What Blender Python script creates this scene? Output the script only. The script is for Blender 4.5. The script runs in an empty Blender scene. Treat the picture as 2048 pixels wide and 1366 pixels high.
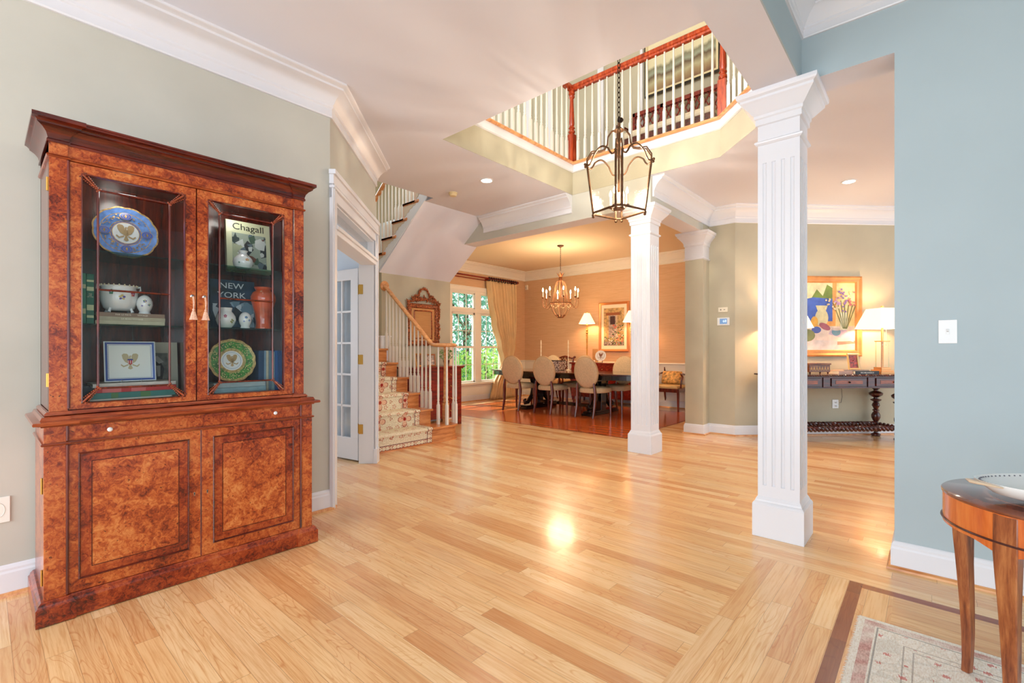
import bpy, math, random
from mathutils import Vector, Matrix
random.seed(7)
C = bpy.context.scene.collection
S = bpy.context.scene
PI = math.pi
# ---------------------------------------------------------------- camera
cd = bpy.data.cameras.new('camera'); cam = bpy.data.objects.new('camera', cd); C.objects.link(cam)
cd.sensor_width = 36.0; cd.lens = 943.0 * 36 / 2048; cd.shift_y = 14.0 / 2048; cd.clip_start = .05
cam.location = (0, 0, 1.2); cam.rotation_euler = (PI / 2, 0, math.radians(41.55 - 90))
S.camera = cam
# ---------------------------------------------------------------- world, sun, exposure
def srgb(c):
    return tuple(((x / 255) / 12.92 if x / 255 <= .04045 else ((x / 255 + .055) / 1.055) ** 2.4) for x in c)
w = bpy.data.worlds.new('sky'); S.world = w; w.use_nodes = True
bg = w.node_tree.nodes['Background']; bg.inputs[0].default_value = (.80, .90, 1, 1); bg.inputs[1].default_value = 1.5
S.view_settings.view_transform = 'Standard'; S.view_settings.look = 'None'
S.view_settings.exposure = .75; S.view_settings.gamma = 1; S.view_settings.use_curve_mapping = False
def lamp(name, kind, loc, power, color=(1, 1, 1), size=.1, rot=None, size_y=None, spot=None, parent=None):
    l = bpy.data.lights.new(name, kind); l.energy = power; l.color = color
    if kind == 'AREA':
        l.size = size
        if size_y: l.shape = 'RECTANGLE'; l.size_y = size_y
    elif kind == 'SUN': l.angle = size
    else: l.shadow_soft_size = size
    if kind == 'SPOT': l.spot_size = spot or 2.4; l.spot_blend = .6
    o = bpy.data.objects.new(name, l); C.objects.link(o); o.location = loc
    if rot: o.rotation_euler = rot
    if parent: o.parent = parent
    return o
WARM = (1, .70, .42); WARM2 = (1, .80, .58)
lamp('sun', 'SUN', (12, 14, 12), 5, (1, .95, .85), .02, (math.radians(38), 0, math.radians(200)))
# daylight through the large windows of the living room and the entrance, behind the camera
lamp('living_room_daylight', 'AREA', (-1.75, -4.0, 1.45), 48, (.82, .91, 1), 4.1, (PI / 2, 0, 0), 2.3)
lamp('entrance_daylight', 'AREA', (-3.9, 2.0, 1.6), 85, (.82, .91, 1), 2.4, (PI / 2, 0, -PI / 2), 2.4)
# daylight from the tall window over the entrance into the open upper hall
lamp('upper_window_daylight', 'AREA', (-.4, 2.2, 4.9), 80, (1, .93, .85), 2.4, (PI / 2, 0, -PI / 2), 1.8)

# ---------------------------------------------------------------- materials
MATS = {}
def nt(name):
    m = bpy.data.materials.new(name); m.use_nodes = True
    t = m.node_tree; b = t.nodes['Principled BSDF']
    return m, t, b
def N(t, typ, **k):
    n = t.nodes.new(typ)
    for a, v in k.items():
        if a.startswith('i_'): n.inputs[int(a[2:])].default_value = v
        else: setattr(n, a, v)
    return n
def L(t, a, b): t.links.new(a, b)
def rgba(c): return tuple(srgb(c)) + (1,)
def math_(t, op, a, b=None, c=None):
    n = t.nodes.new('ShaderNodeMath'); n.operation = op
    for i, v in enumerate((a, b, c)):
        if v is None: continue
        if isinstance(v, (int, float)): n.inputs[i].default_value = v
        else: t.links.new(v, n.inputs[i])
    return n.outputs[0]
def ramp(t, fac, stops):
    r = t.nodes.new('ShaderNodeValToRGB'); e = r.color_ramp.elements
    while len(e) < len(stops): e.new(.5)
    for i, (p, c) in enumerate(stops): e[i].position = p; e[i].color = rgba(c)
    t.links.new(fac, r.inputs[0]); return r.outputs[0]
def mix(t, fac, a, b, blend='MIX'):
    n = t.nodes.new('ShaderNodeMix'); n.data_type = 'RGBA'; n.blend_type = blend
    for s, v in ((0, fac), (6, a), (7, b)):
        if isinstance(v, (int, float)): n.inputs[s].default_value = v
        elif isinstance(v, tuple): n.inputs[s].default_value = rgba(v)
        else: t.links.new(v, n.inputs[s])
    return n.outputs[2]
def coords(t, scale=(1, 1, 1), kind='Object', rot=(0, 0, 0)):
    tc = t.nodes.new('ShaderNodeTexCoord'); mp = t.nodes.new('ShaderNodeMapping')
    mp.inputs['Scale'].default_value = scale; mp.inputs['Rotation'].default_value = rot
    t.links.new(tc.outputs[kind], mp.inputs[0]); return mp.outputs[0]
def noise(t, vec, scale, detail=3, rough=.5, dist=0):
    n = t.nodes.new('ShaderNodeTexNoise'); n.inputs['Scale'].default_value = scale
    n.inputs['Detail'].default_value = detail; n.inputs['Roughness'].default_value = rough
    n.inputs['Distortion'].default_value = dist; t.links.new(vec, n.inputs['Vector']); return n.outputs[0]
def bump(t, b, h, strength=.2, dist=.01):
    n = t.nodes.new('ShaderNodeBump'); n.inputs['Strength'].default_value = strength
    n.inputs['Distance'].default_value = dist; t.links.new(h, n.inputs['Height']); t.links.new(n.outputs[0], b.inputs['Normal'])
def M(c, rough=.5, metal=0, spec=.5, coat=0, emit=0, var=0, vscale=6):
    key = ('m', c, rough, metal, spec, coat, emit, var, vscale)
    if key in MATS: return MATS[key]
    m, t, b = nt('paint_%d' % len(MATS))
    b.inputs['Base Color'].default_value = rgba(c); b.inputs['Roughness'].default_value = rough
    b.inputs['Metallic'].default_value = metal; b.inputs['Specular IOR Level'].default_value = spec
    b.inputs['Coat Weight'].default_value = coat
    v = coords(t)
    if var:
        f = noise(t, v, vscale, 4)
        d = tuple(max(0, int(x * (1 - var))) for x in c); l = tuple(min(255, int(x * (1 + var * .6))) for x in c)
        L(t, ramp(t, f, [(.3, d), (.7, l)]), b.inputs['Base Color'])
    if emit:
        b.inputs['Emission Color'].default_value = rgba(c); b.inputs['Emission Strength'].default_value = emit
    MATS[key] = m; return m
def wood(name, dark, mid, light, axis='z', scale=1., rough=.3, coat=.3, knots=False):
    m, t, b = nt(name)
    sc = {'x': (1, 9, 9), 'y': (9, 1, 9), 'z': (9, 9, 1)}[axis]
    v = coords(t, tuple(s * scale for s in sc))
    f = noise(t, v, 3, 5, .6, .6); f2 = noise(t, v, 14, 3, .6)
    s = math_(t, 'ADD', math_(t, 'MULTIPLY', f, .75), math_(t, 'MULTIPLY', f2, .25))
    L(t, ramp(t, s, [(.34, dark), (.5, mid), (.66, light)]), b.inputs['Base Color'])
    b.inputs['Roughness'].default_value = rough; b.inputs['Coat Weight'].default_value = coat; b.inputs['Coat Roughness'].default_value = .12
    return m
def burl(name='burl_veneer', stops=None):
    m, t, b = nt(name)
    v = coords(t)
    a = noise(t, v, 7, 4, .6, .9); g = noise(t, v, 42, 6, .72, 1.1); k = noise(t, v, 90, 2, .5, .5)
    big = noise(t, v, 2.6, 3, .5, .6)
    s = math_(t, 'ADD', math_(t, 'MULTIPLY', big, .22), math_(t, 'ADD', math_(t, 'MULTIPLY', a, .30), math_(t, 'MULTIPLY', g, .48)))
    col = ramp(t, s, stops or [(.39, (62, 12, 4)), (.46, (138, 46, 14)), (.52, (180, 80, 30)), (.60, (208, 120, 60))])
    spots = ramp(t, k, [(.28, (60, 18, 6)), (.34, (255, 255, 255))])
    L(t, mix(t, .8, col, spots, 'MULTIPLY'), b.inputs['Base Color'])
    b.inputs['Roughness'].default_value = .28; b.inputs['Coat Weight'].default_value = .5; b.inputs['Coat Roughness'].default_value = .1
    return m
def glassmat(name, tint=(250, 252, 252), gloss=.06, rough=0., seeds=0):
    m = bpy.data.materials.new(name); m.use_nodes = True; t = m.node_tree; t.nodes.clear()
    out = t.nodes.new('ShaderNodeOutputMaterial'); tr = t.nodes.new('ShaderNodeBsdfTransparent'); gl = t.nodes.new('ShaderNodeBsdfGlossy')
    tr.inputs[0].default_value = rgba(tint); gl.inputs['Roughness'].default_value = rough
    mx = t.nodes.new('ShaderNodeMixShader'); ge = t.nodes.new('ShaderNodeNewGeometry'); vm = t.nodes.new('ShaderNodeVectorMath'); vm.operation = 'DOT_PRODUCT'; t.links.new(ge.outputs['Incoming'], vm.inputs[0]); t.links.new(ge.outputs['Normal'], vm.inputs[1])
    f = math_(t, 'ADD', gloss * .5, math_(t, 'MULTIPLY', math_(t, 'POWER', math_(t, 'SUBTRACT', 1, math_(t, 'ABSOLUTE', vm.outputs['Value'])), 4.5), .8))
    v = coords(t)
    if seeds:
        n = noise(t, v, 60, 2, .5); bp = t.nodes.new('ShaderNodeBump'); bp.inputs['Strength'].default_value = .5; bp.inputs['Distance'].default_value = .01
        t.links.new(n, bp.inputs['Height']); t.links.new(bp.outputs[0], gl.inputs['Normal'])
        vo = t.nodes.new('ShaderNodeTexVoronoi'); vo.inputs['Scale'].default_value = 130; t.links.new(v, vo.inputs['Vector'])
        s = math_(t, 'LESS_THAN', vo.outputs['Distance'], .22)
        f = math_(t, 'MAXIMUM', f, math_(t, 'MULTIPLY', s, .22))
    t.links.new(f, mx.inputs[0]); t.links.new(tr.outputs[0], mx.inputs[1]); t.links.new(gl.outputs[0], mx.inputs[2]); t.links.new(mx.outputs[0], out.inputs[0])
    return m
def floor_mat(name, stops, bw=.083, length=.95, rough=.25):
    m, t, b = nt(name)
    uv = t.nodes.new('ShaderNodeUVMap'); sp = t.nodes.new('ShaderNodeSeparateXYZ'); t.links.new(uv.outputs[0], sp.inputs[0])
    u, v = sp.outputs[0], sp.outputs[1]
    row = math_(t, 'FLOOR', math_(t, 'DIVIDE', v, bw))
    wn = N(t, 'ShaderNodeTexWhiteNoise', noise_dimensions='1D'); t.links.new(row, wn.inputs['W'])
    uo = math_(t, 'ADD', math_(t, 'DIVIDE', u, length), math_(t, 'MULTIPLY', wn.outputs[0], 17.3))
    col = math_(t, 'FLOOR', uo)
    w2 = N(t, 'ShaderNodeTexWhiteNoise', noise_dimensions='2D'); cb = t.nodes.new('ShaderNodeCombineXYZ')
    t.links.new(row, cb.inputs[0]); t.links.new(col, cb.inputs[1]); t.links.new(cb.outputs[0], w2.inputs['Vector'])
    r = w2.outputs[0]
    # fine straight grain
    g = t.nodes.new('ShaderNodeCombineXYZ'); t.links.new(math_(t, 'MULTIPLY', u, 2.4), g.inputs[0]); t.links.new(math_(t, 'MULTIPLY', v, 60), g.inputs[1])
    t.links.new(math_(t, 'MULTIPLY', r, 40), g.inputs[2])
    gr = noise(t, g.outputs[0], 1.6, 4, .65, .3)
    # cathedral figure: thin contour lines of a stretched noise, different in every board
    g2 = t.nodes.new('ShaderNodeCombineXYZ'); t.links.new(math_(t, 'ADD', math_(t, 'MULTIPLY', u, 1.5), math_(t, 'MULTIPLY', r, 31)), g2.inputs[0])
    t.links.new(math_(t, 'MULTIPLY', v, 10), g2.inputs[1]); t.links.new(math_(t, 'MULTIPLY', r, 9), g2.inputs[2])
    n1 = noise(t, g2.outputs[0], 1.0, 1.5, .45, .2)
    ct = math_(t, 'ABSOLUTE', math_(t, 'SUBTRACT', math_(t, 'FRACT', math_(t, 'MULTIPLY', n1, 20)), .5))
    c = ramp(t, r, stops)
    gm = ramp(t, gr, [(.38, (232, 208, 184)), (.56, (255, 255, 255))])
    c = mix(t, .7, c, gm, 'MULTIPLY')
    cm = ramp(t, ct, [(.0, (224, 178, 138)), (.12, (255, 255, 255))])
    fade = ramp(t, math_(t, 'FRACT', math_(t, 'MULTIPLY', r, 7.7)), [(.25, (20, 20, 20)), (.7, (190, 190, 190))])
    c = mix(t, fade, c, cm, 'MULTIPLY')
    fv = math_(t, 'FRACT', math_(t, 'DIVIDE', v, bw)); fu = math_(t, 'FRACT', uo)
    e = math_(t, 'MAXIMUM', math_(t, 'LESS_THAN', fv, .018), math_(t, 'LESS_THAN', fu, .0018))
    c = mix(t, math_(t, 'MULTIPLY', e, .55), c, (110, 62, 30))
    L(t, c, b.inputs['Base Color']); b.inputs['Roughness'].default_value = rough
    b.inputs['Coat Weight'].default_value = .22; b.inputs['Coat Roughness'].default_value = .09
    bump(t, b, math_(t, 'SUBTRACT', gr, e), .06, .002)
    return m

SAGE = M((198, 196, 184), .75, var=.03, vscale=2); SAGE_D = M((190, 182, 158), .75, var=.04, vscale=2)
BLUE = M((176, 191, 196), .7, var=.02, vscale=1.5)
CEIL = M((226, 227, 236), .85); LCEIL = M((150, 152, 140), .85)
TRIM = M((229, 229, 233), .35); TRIMW = M((236, 232, 222), .35)
STUDY = M((205, 214, 226), .8)
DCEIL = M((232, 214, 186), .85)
OAK = wood('oak', (190, 116, 62), (220, 154, 96), (236, 180, 124), 'y', 1, .28)
OAKX = wood('oak_across', (170, 90, 40), (208, 130, 70), (228, 158, 96), 'x', 1, .28)
OAKR = wood('red_oak_newel', (120, 34, 10), (178, 62, 24), (204, 92, 44), 'z', 1.4, .25)
MAHO = wood('mahogany', (44, 8, 4), (84, 20, 9), (118, 38, 16), 'x', 1.2, .25, .5)
MAHOZ = wood('mahogany_upright', (50, 9, 4), (96, 24, 10), (130, 44, 20), 'z', 1.2, .25, .5)
MOULD = wood('moulding_wood', (92, 26, 10), (146, 58, 24), (188, 98, 54), 'x', 1.2, .22, .6)
REDWOOD = wood('red_chest_wood', (86, 10, 6), (130, 24, 12), (160, 44, 22), 'x', 1, .25, .5)
DARKW = wood('dark_carved_oak', (30, 6, 4), (66, 16, 9), (106, 34, 18), 'x', 1.6, .3, .5)
BLACKW = M((22, 16, 16), .18, coat=.5, var=.2)
BURL = burl(); BURLL = burl('light_burl_veneer', [(.39, (84, 20, 6)), (.46, (152, 58, 20)), (.52, (192, 94, 40)), (.60, (216, 136, 72))]); BURLD = burl('dark_burl_banding', [(.39, (52, 10, 4)), (.46, (122, 34, 10)), (.52, (160, 60, 20)), (.60, (188, 94, 44))])
BRASS = M((226, 178, 96), .25, 1); STEEL = M((190, 190, 190), .25, 1)
IRON = M((92, 62, 38), .45, .6, var=.3, vscale=30); IROND = M((46, 34, 28), .45, .7)
GOLD = M((206, 150, 76), .35, .7, var=.2, vscale=20)
GLASS = glassmat('clear_glass'); WGLASS = glassmat('window_glass', gloss=.05); CGLASS = glassmat('cabinet_glass', (248, 251, 251), .07)
SEEDED = glassmat('seeded_glass', (252, 250, 244), .10, .05, seeds=1); GREENGLASS = glassmat('shelf_glass', (190, 222, 208), .12)
FOY = floor_mat('oak_strip_floor', [(0, (218, 158, 102)), (.12, (232, 182, 128)), (.5, (243, 199, 143)), (.88, (248, 213, 163)), (1, (224, 166, 110))])
WALNUT = floor_mat('walnut_inlay', [(0, (122, 52, 24)), (1, (158, 78, 40))], .2, .5)
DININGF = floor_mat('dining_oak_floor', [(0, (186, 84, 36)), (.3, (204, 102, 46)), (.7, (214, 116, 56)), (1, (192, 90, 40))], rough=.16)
def mirror_mat():
    m, t, b = nt('mirror_glass'); b.inputs['Metallic'].default_value = 1; b.inputs['Roughness'].default_value = .02
    b.inputs['Base Color'].default_value = (.85, .85, .83, 1); return m
MIRROR = mirror_mat()
def grasscloth():
    m, t, b = nt('grasscloth'); v = coords(t, (3, 3, 90)); f = noise(t, v, 1.2, 4, .6)
    L(t, ramp(t, f, [(.25, (204, 164, 126)), (.5, (216, 178, 140)), (.75, (224, 190, 154))]), b.inputs['Base Color'])
    b.inputs['Roughness'].default_value = .8; return m
GRASS = grasscloth()
def shade_mat(name, c, e):
    m, t, b = nt(name); b.inputs['Base Color'].default_value = rgba(c); b.inputs['Roughness'].default_value = .9
    b.inputs['Emission Color'].default_value = rgba(c); b.inputs['Emission Strength'].default_value = e
    return m
SHADE = shade_mat('lit_lamp_shade', (255, 226, 186), .75)
BULB = M((255, 224, 170), .5, emit=14); CANLIGHT = M((255, 246, 230), .5, emit=9)
CREAM = M((222, 196, 156), .8, var=.05, vscale=40); IVORY = M((240, 226, 196), .7)
CHAIRW = wood('cherry_legs', (60, 16, 8), (104, 34, 18), (134, 54, 30), 'z', 1.5, .25, .4)
WHITEP = M((236, 238, 238), .2, coat=.5)

# ---------------------------------------------------------------- mesh builder
class MB:
    def __init__(self): self.v = []; self.f = []; self.mi = []; self.uv = {}; self.xf = Matrix(); self.m = 0
    def pt(self, p): self.v.append(tuple(self.xf @ Vector(p))); return len(self.v) - 1
    def face(self, idx, uv=None):
        self.f.append(tuple(idx)); self.mi.append(self.m)
        if uv: self.uv[len(self.f) - 1] = uv
        return self
    def poly(self, pts, uv=None): return self.face([self.pt(p) for p in pts], uv)
    def box(self, x0, y0, z0, x1, y1, z1):
        if x0 > x1: x0, x1 = x1, x0
        if y0 > y1: y0, y1 = y1, y0
        if z0 > z1: z0, z1 = z1, z0
        i = [self.pt(p) for p in ((x0, y0, z0), (x1, y0, z0), (x1, y1, z0), (x0, y1, z0), (x0, y0, z1), (x1, y0, z1), (x1, y1, z1), (x0, y1, z1))]
        for q in ((3, 2, 1, 0), (4, 5, 6, 7), (0, 1, 5, 4), (1, 2, 6, 5), (2, 3, 7, 6), (3, 0, 4, 7)): self.face([i[k] for k in q])
        return self
    def prism(self, pts, a, b, axis='z'):
        """outline in the plane across axis, pushed from a to b"""
        def P(p, h):
            return {'z': (p[0], p[1], h), 'y': (p[0], h, p[1]), 'x': (h, p[0], p[1])}[axis]
        n = len(pts); A = [self.pt(P(p, a)) for p in pts]; B = [self.pt(P(p, b)) for p in pts]
        self.face(A[::-1]); self.face(B)
        for k in range(n): self.face((A[k], A[(k + 1) % n], B[(k + 1) % n], B[k]))
        return self
    def lathe(self, prof, seg=20, c=(0, 0, 0), sx=1, sy=1, rot=0, cap=True):
        rings = []
        for r, z in prof:
            rings.append([self.pt((c[0] + r * sx * math.cos(rot + 2 * PI * k / seg), c[1] + r * sy * math.sin(rot + 2 * PI * k / seg), c[2] + z)) for k in range(seg)])
        for A, B in zip(rings, rings[1:]):
            for k in range(seg): self.face((A[k], A[(k + 1) % seg], B[(k + 1) % seg], B[k]))
        if cap: self.face(rings[0][::-1]); self.face(rings[-1])
        return self
    def tube(self, pts, r, seg=8, closed=False, squash=1):
        P = [Vector(p) for p in pts]; n = len(P); rings = []; up = None
        for i in range(n):
            a = P[i - 1] if (i or closed) else P[0]; b = P[(i + 1) % n] if (i < n - 1 or closed) else P[-1]
            d = (b - a); d = d.normalized() if d.length > 1e-9 else Vector((0, 0, 1))
            if up is None: up = Vector((0, 0, 1)) if abs(d.z) < .9 else Vector((1, 0, 0))
            s = d.cross(up)
            if s.length < 1e-6: s = d.orthogonal()
            s.normalize(); u = s.cross(d).normalized(); up = u
            rr = r[i] if isinstance(r, (list, tuple)) else r
            rings.append([self.pt(P[i] + s * rr * math.cos(2 * PI * k / seg) + u * rr * squash * math.sin(2 * PI * k / seg)) for k in range(seg)])
        m = n if closed else n - 1
        for i in range(m):
            A, B = rings[i], rings[(i + 1) % n]
            for k in range(seg): self.face((A[k], A[(k + 1) % seg], B[(k + 1) % seg], B[k]))
        if not closed: self.face(rings[0][::-1]); self.face(rings[-1])
        return self
    def sweep(self, path, prof, z=0, closed=False):
        """profile (distance to the left of the path, height) swept along a plan path with mitres"""
        n = len(path); segs = n if closed else n - 1; nr = []
        for i in range(segs):
            a, b = path[i], path[(i + 1) % n]; dx, dy = b[0] - a[0], b[1] - a[1]; l = math.hypot(dx, dy); nr.append((-dy / l, dx / l))
        rings = []
        for i in range(n):
            if closed: a, b = nr[i - 1], nr[i]
            else: a, b = nr[max(0, i - 1)], nr[min(i, segs - 1)]
            k = 1 + a[0] * b[0] + a[1] * b[1]; mx, my = (a[0] + b[0]) / k, (a[1] + b[1]) / k
            rings.append([self.pt((path[i][0] + mx * d, path[i][1] + my * d, z + h)) for d, h in prof])
        q = len(prof)
        for i in range(segs):
            A, B = rings[i], rings[(i + 1) % n]
            for k in range(q): self.face((A[k], A[(k + 1) % q], B[(k + 1) % q], B[k]))
        if not closed: self.face(rings[0][::-1]); self.face(rings[-1])
        return self
    def ball(self, c, r, seg=10, rx=1, ry=1, rz=1):
        n = seg // 2 + 1
        return self.lathe([(max(1e-4, r * math.sin(PI * k / n)), -r * rz * math.cos(PI * k / n)) for k in range(n + 1)], seg, c, rx, ry)
    def build(self, name, mats, parent=None, smooth=False, bev=0, loc=None, rot=None, angle=40):
        me = bpy.data.meshes.new(name); me.from_pydata(self.v, [], self.f)
        if not isinstance(mats, (list, tuple)): mats = [mats]
        for m in mats: me.materials.append(m)
        me.polygons.foreach_set('material_index', self.mi)
        if self.uv:
            l = me.uv_layers.new(name='UVMap')
            for fi, uv in self.uv.items():
                for k, li in enumerate(me.polygons[fi].loop_indices): l.data[li].uv = uv[k]
        import bmesh
        bm = bmesh.new(); bm.from_mesh(me); bmesh.ops.recalc_face_normals(bm, faces=bm.faces); bm.to_mesh(me); bm.free()
        if smooth:
            me.polygons.foreach_set('use_smooth', [True] * len(me.polygons))
            try: me.set_sharp_from_angle(angle=math.radians(angle))
            except Exception: pass
        o = bpy.data.objects.new(name, me); C.objects.link(o)
        if parent: o.parent = parent
        if loc: o.location = loc
        if rot: o.rotation_euler = rot
        if bev:
            b = o.modifiers.new('bevel', 'BEVEL'); b.width = bev; b.segments = 2; b.limit_method = 'ANGLE'
        return o
def fmb(fn, *a, **k):
    m = MB(); getattr(m, fn)(*a, **k); return m
def tag(o, label=None, cat=None, group=None, kind=None):
    if label: o['label'] = label
    if cat: o['category'] = cat
    if group: o['group'] = group
    if kind: o['kind'] = kind
    return o
def thing(name, label, cat, loc=(0, 0, 0), rz=0, group=None):
    o = bpy.data.objects.new(name, None); C.objects.link(o); o.empty_display_size = .1
    o.location = loc; o.rotation_euler = (0, 0, rz); return tag(o, label, cat, group)
def kids(o): return [c for c in bpy.data.objects if c.parent == o]
def copy_tree(o, parent=None):
    c = o.copy(); C.objects.link(c); c.parent = parent
    for ch in kids(o): copy_tree(ch, c)
    return c
def dup(root, loc, rz=None, label=None, group=None):
    c = copy_tree(root); c.location = loc
    if rz is not None: c.rotation_euler = (0, 0, rz)
    if label: c['label'] = label
    if group: c['group'] = group
    return c
def struct(mb, name, m, **k):
    o = mb.build(name, m, **k)
    o['kind'] = 'structure'; return o
def text(s, size, m, parent, loc, rot, name='lettering', extrude=.0006, align='CENTER', sx=1, bold=0):
    cu = bpy.data.curves.new(name, 'FONT'); cu.body = s; cu.size = size; cu.extrude = extrude; cu.align_x = align; cu.align_y = 'CENTER'; cu.offset = bold
    cu.resolution_u = 3
    o = bpy.data.objects.new(name, cu); C.objects.link(o); dg = bpy.context.evaluated_depsgraph_get()
    me = bpy.data.meshes.new_from_object(o.evaluated_get(dg)); bpy.data.objects.remove(o)
    me.materials.clear(); me.materials.append(m)
    q = bpy.data.objects.new(name, me); C.objects.link(q); q.parent = parent; q.location = loc; q.rotation_euler = rot; q.scale = (sx, 1, 1); return q
def wall_boxes(mb, u0, u1, z0, z1, holes, put):
    us = sorted({u0, u1} | {h[0] for h in holes} | {h[1] for h in holes}); zs = sorted({z0, z1} | {h[2] for h in holes} | {h[3] for h in holes})
    for a, b in zip(us, us[1:]):
        for c, d in zip(zs, zs[1:]):
            m_, n_ = (a + b) / 2, (c + d) / 2
            if any(h[0] < m_ < h[1] and h[2] < n_ < h[3] for h in holes): continue
            put(mb, a, b, c, d)
def disc(mb, cx, cy, z, rx, ry=None, n=24, plane='z', lobes=0, amp=0):
    ry = ry or rx; P = []
    for k in range(n):
        a = 2 * PI * k / n; q = 1 + (amp * abs(math.sin(lobes * a / 2)) if lobes else 0)
        P.append((cx + rx * q * math.cos(a), cy + ry * q * math.sin(a)))
    return mb.poly([(p[0], p[1], z) for p in P]) if plane == 'z' else mb.poly([(p[0], z, p[1]) for p in P])
# ================================================================= SETTING
ZC = 3.15; ZB = 2.82; ZL = 3.25; ZU = 3.53
# ---- floor, one mesh with boards running along y (foyer), along x (threshold border) and inlay strips
def cells(xs, ys, fn):
    for a, b in zip(xs, xs[1:]):
        for c, d in zip(ys, ys[1:]): fn(a, b, c, d, (a + b) / 2, (c + d) / 2)
fl = MB()
def fcell(a, b, c, d, x, y):
    m, along = 0, 'y'
    if x < 2.985 and .31 < y < .72: along = 'x'
    if x < 2.985 and .255 < y < .31: m, along = 1, 'x'
    if 2.93 < x < 2.985 and y < .255: m = 1
    if x < 2.93 and .13 < y < .255: along = 'x'
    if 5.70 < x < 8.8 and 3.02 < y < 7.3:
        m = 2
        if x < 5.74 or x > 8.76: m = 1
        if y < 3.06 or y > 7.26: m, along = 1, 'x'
    fl.m = m
    P = [(a, c), (b, c), (b, d), (a, d)]
    fl.poly([(p[0], p[1], 0) for p in P], [((p[1], p[0]) if along == 'y' else (p[0] + .37, p[1] + .02)) for p in P])
cells([-4.2, 2.93, 2.985, 5.70, 5.74, 8.76, 8.8, 12], [-4.2, .13, .255, .31, .72, 3.02, 3.06, 7.26, 7.3, 8.1], fcell)
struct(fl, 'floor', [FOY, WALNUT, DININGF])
# ---- ceilings
ce = MB()
def ccell(a, b, c, d, x, y):
    if x < 3.32 and y < .59: return
    if 2.86 < x < 5.0 and .9 < y < 3.4: return
    if 2.85 < x < 3.9 and y > 4.82: return
    if 3.9 < x < 5.0 and y > 5.0: return
    if x > 5.13 and y > 2.5: return
    ce.poly([(a, c, ZC), (b, c, ZC), (b, d, ZC), (a, d, ZC)])
cells([-4.2, 2.85, 2.86, 3.32, 3.9, 5.0, 5.13, 12], [-4.2, .59, .9, 2.5, 3.4, 4.82, 5.0, 8.1], ccell)
ce.poly([(5, 1.6, ZC), (5, .9, ZC), (4.3, .9, ZC)])
struct(ce, 'ceiling', CEIL)
struct(fmb('poly', [(5.13, 2.5, ZC), (9.4, 2.5, ZC), (9.4, 8, ZC), (5.13, 8, ZC)]), 'ceiling', DCEIL)
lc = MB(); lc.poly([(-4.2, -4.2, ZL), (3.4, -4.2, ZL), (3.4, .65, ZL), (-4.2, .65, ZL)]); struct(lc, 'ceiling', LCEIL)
# ---- upper floor slab and upper rooms
up = MB()
def ucell(a, b, c, d, x, y):
    if 2.86 < x < 5.0 and .9 < y < 3.4: return
    if 2.85 < x < 5.0 and y > 4.82: return
    up.poly([(a, c, ZU - .02), (b, c, ZU - .02), (b, d, ZU - .02), (a, d, ZU - .02)])
cells([-.5, 2.85, 2.86, 5.0, 6.3], [-1.2, .9, 3.4, 4.82, 8.0], ucell)
up.poly([(5, 1.6, ZU - .02), (5, .9, ZU - .02), (4.3, .9, ZU - .02)])
struct(up, 'floor', M((196, 178, 150), .9))
struct(fmb('poly', [(-.5, -1.2, 6.1), (6.3, -1.2, 6.1), (6.3, 8.0, 6.1), (-.5, 8.0, 6.1)]), 'ceiling', M((226, 214, 190), .9))
uw = MB(); uw.box(6.12, -1.2, 3.4, 6.3, 8.0, 6.1); uw.box(-.5, 7.9, 3.4, 6.3, 8.0, 6.1); uw.box(-.5, -1.3, 3.4, 6.3, -1.2, 6.1)
struct(uw, 'wall_upper', SAGE_D)
uc = MB()
for y0, y1 in ((3.60, 3.70), (4.55, 4.65), (5.0, 5.1), (2.98, 3.02)): uc.box(6.09, y0, ZU, 6.13, y1, 5.9 if y0 > 3.1 else 5.4)
uc.box(6.09, 3.60, 5.8, 6.13, 4.65, 5.9)
struct(uc, 'trim_1', TRIM)
# ---- well: painted band, white fascia, oak nosing
WELL = [(2.86, .9), (4.3, .9), (5.0, 1.6), (5.0, 3.4), (2.86, 3.4)]
wb = MB(); wb.sweep(WELL, [(-.09, 3.152), (0, 3.152), (0, 3.43), (-.09, 3.43)], closed=True); struct(wb, 'wall_well', SAGE_D)
wf = MB(); wf.sweep(WELL, [(-.09, 3.43), (.006, 3.43), (.02, 3.437), (.02, 3.452), (.012, 3.46), (.008, 3.53), (-.09, 3.53)], closed=True); struct(wf, 'trim_2', TRIM)
wn_ = MB(); wn_.sweep(WELL, [(-.12, 3.53), (.03, 3.53), (.04, 3.54), (.04, 3.552), (.03, 3.562), (-.12, 3.562)], closed=True); struct(wn_, 'trim_3', OAK)
# ---- main walls
A = (1.737, 3.36); B = (2.79, 4.413); r2 = math.sqrt(.5)
wl = MB(); wl.prism([(-4.2, 3.36), A, (1.68, 3.5), (-4.2, 3.5)], 0, ZC); struct(wl, 'wall_left', SAGE)
# angled wall with the french door opening: local x along the wall from A, local y into the study
XA = Matrix.Translation((A[0], A[1], 0)) @ Matrix.Rotation(PI / 4, 4, 'Z')
LW = 1.489
wd = MB(); wd.xf = XA
wall_boxes(wd, .0, LW, 0, ZC, [(.06, 1.405, -1, 2.325)], lambda m, a, b, c, d: m.box(a, 0, c, b, .13, d)); struct(wd, 'wall_angled', SAGE)
ws = MB(); ws.box(2.70, 4.44, 0, 2.79, 8.0, ZC); struct(ws, 'wall_study', SAGE)
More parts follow.
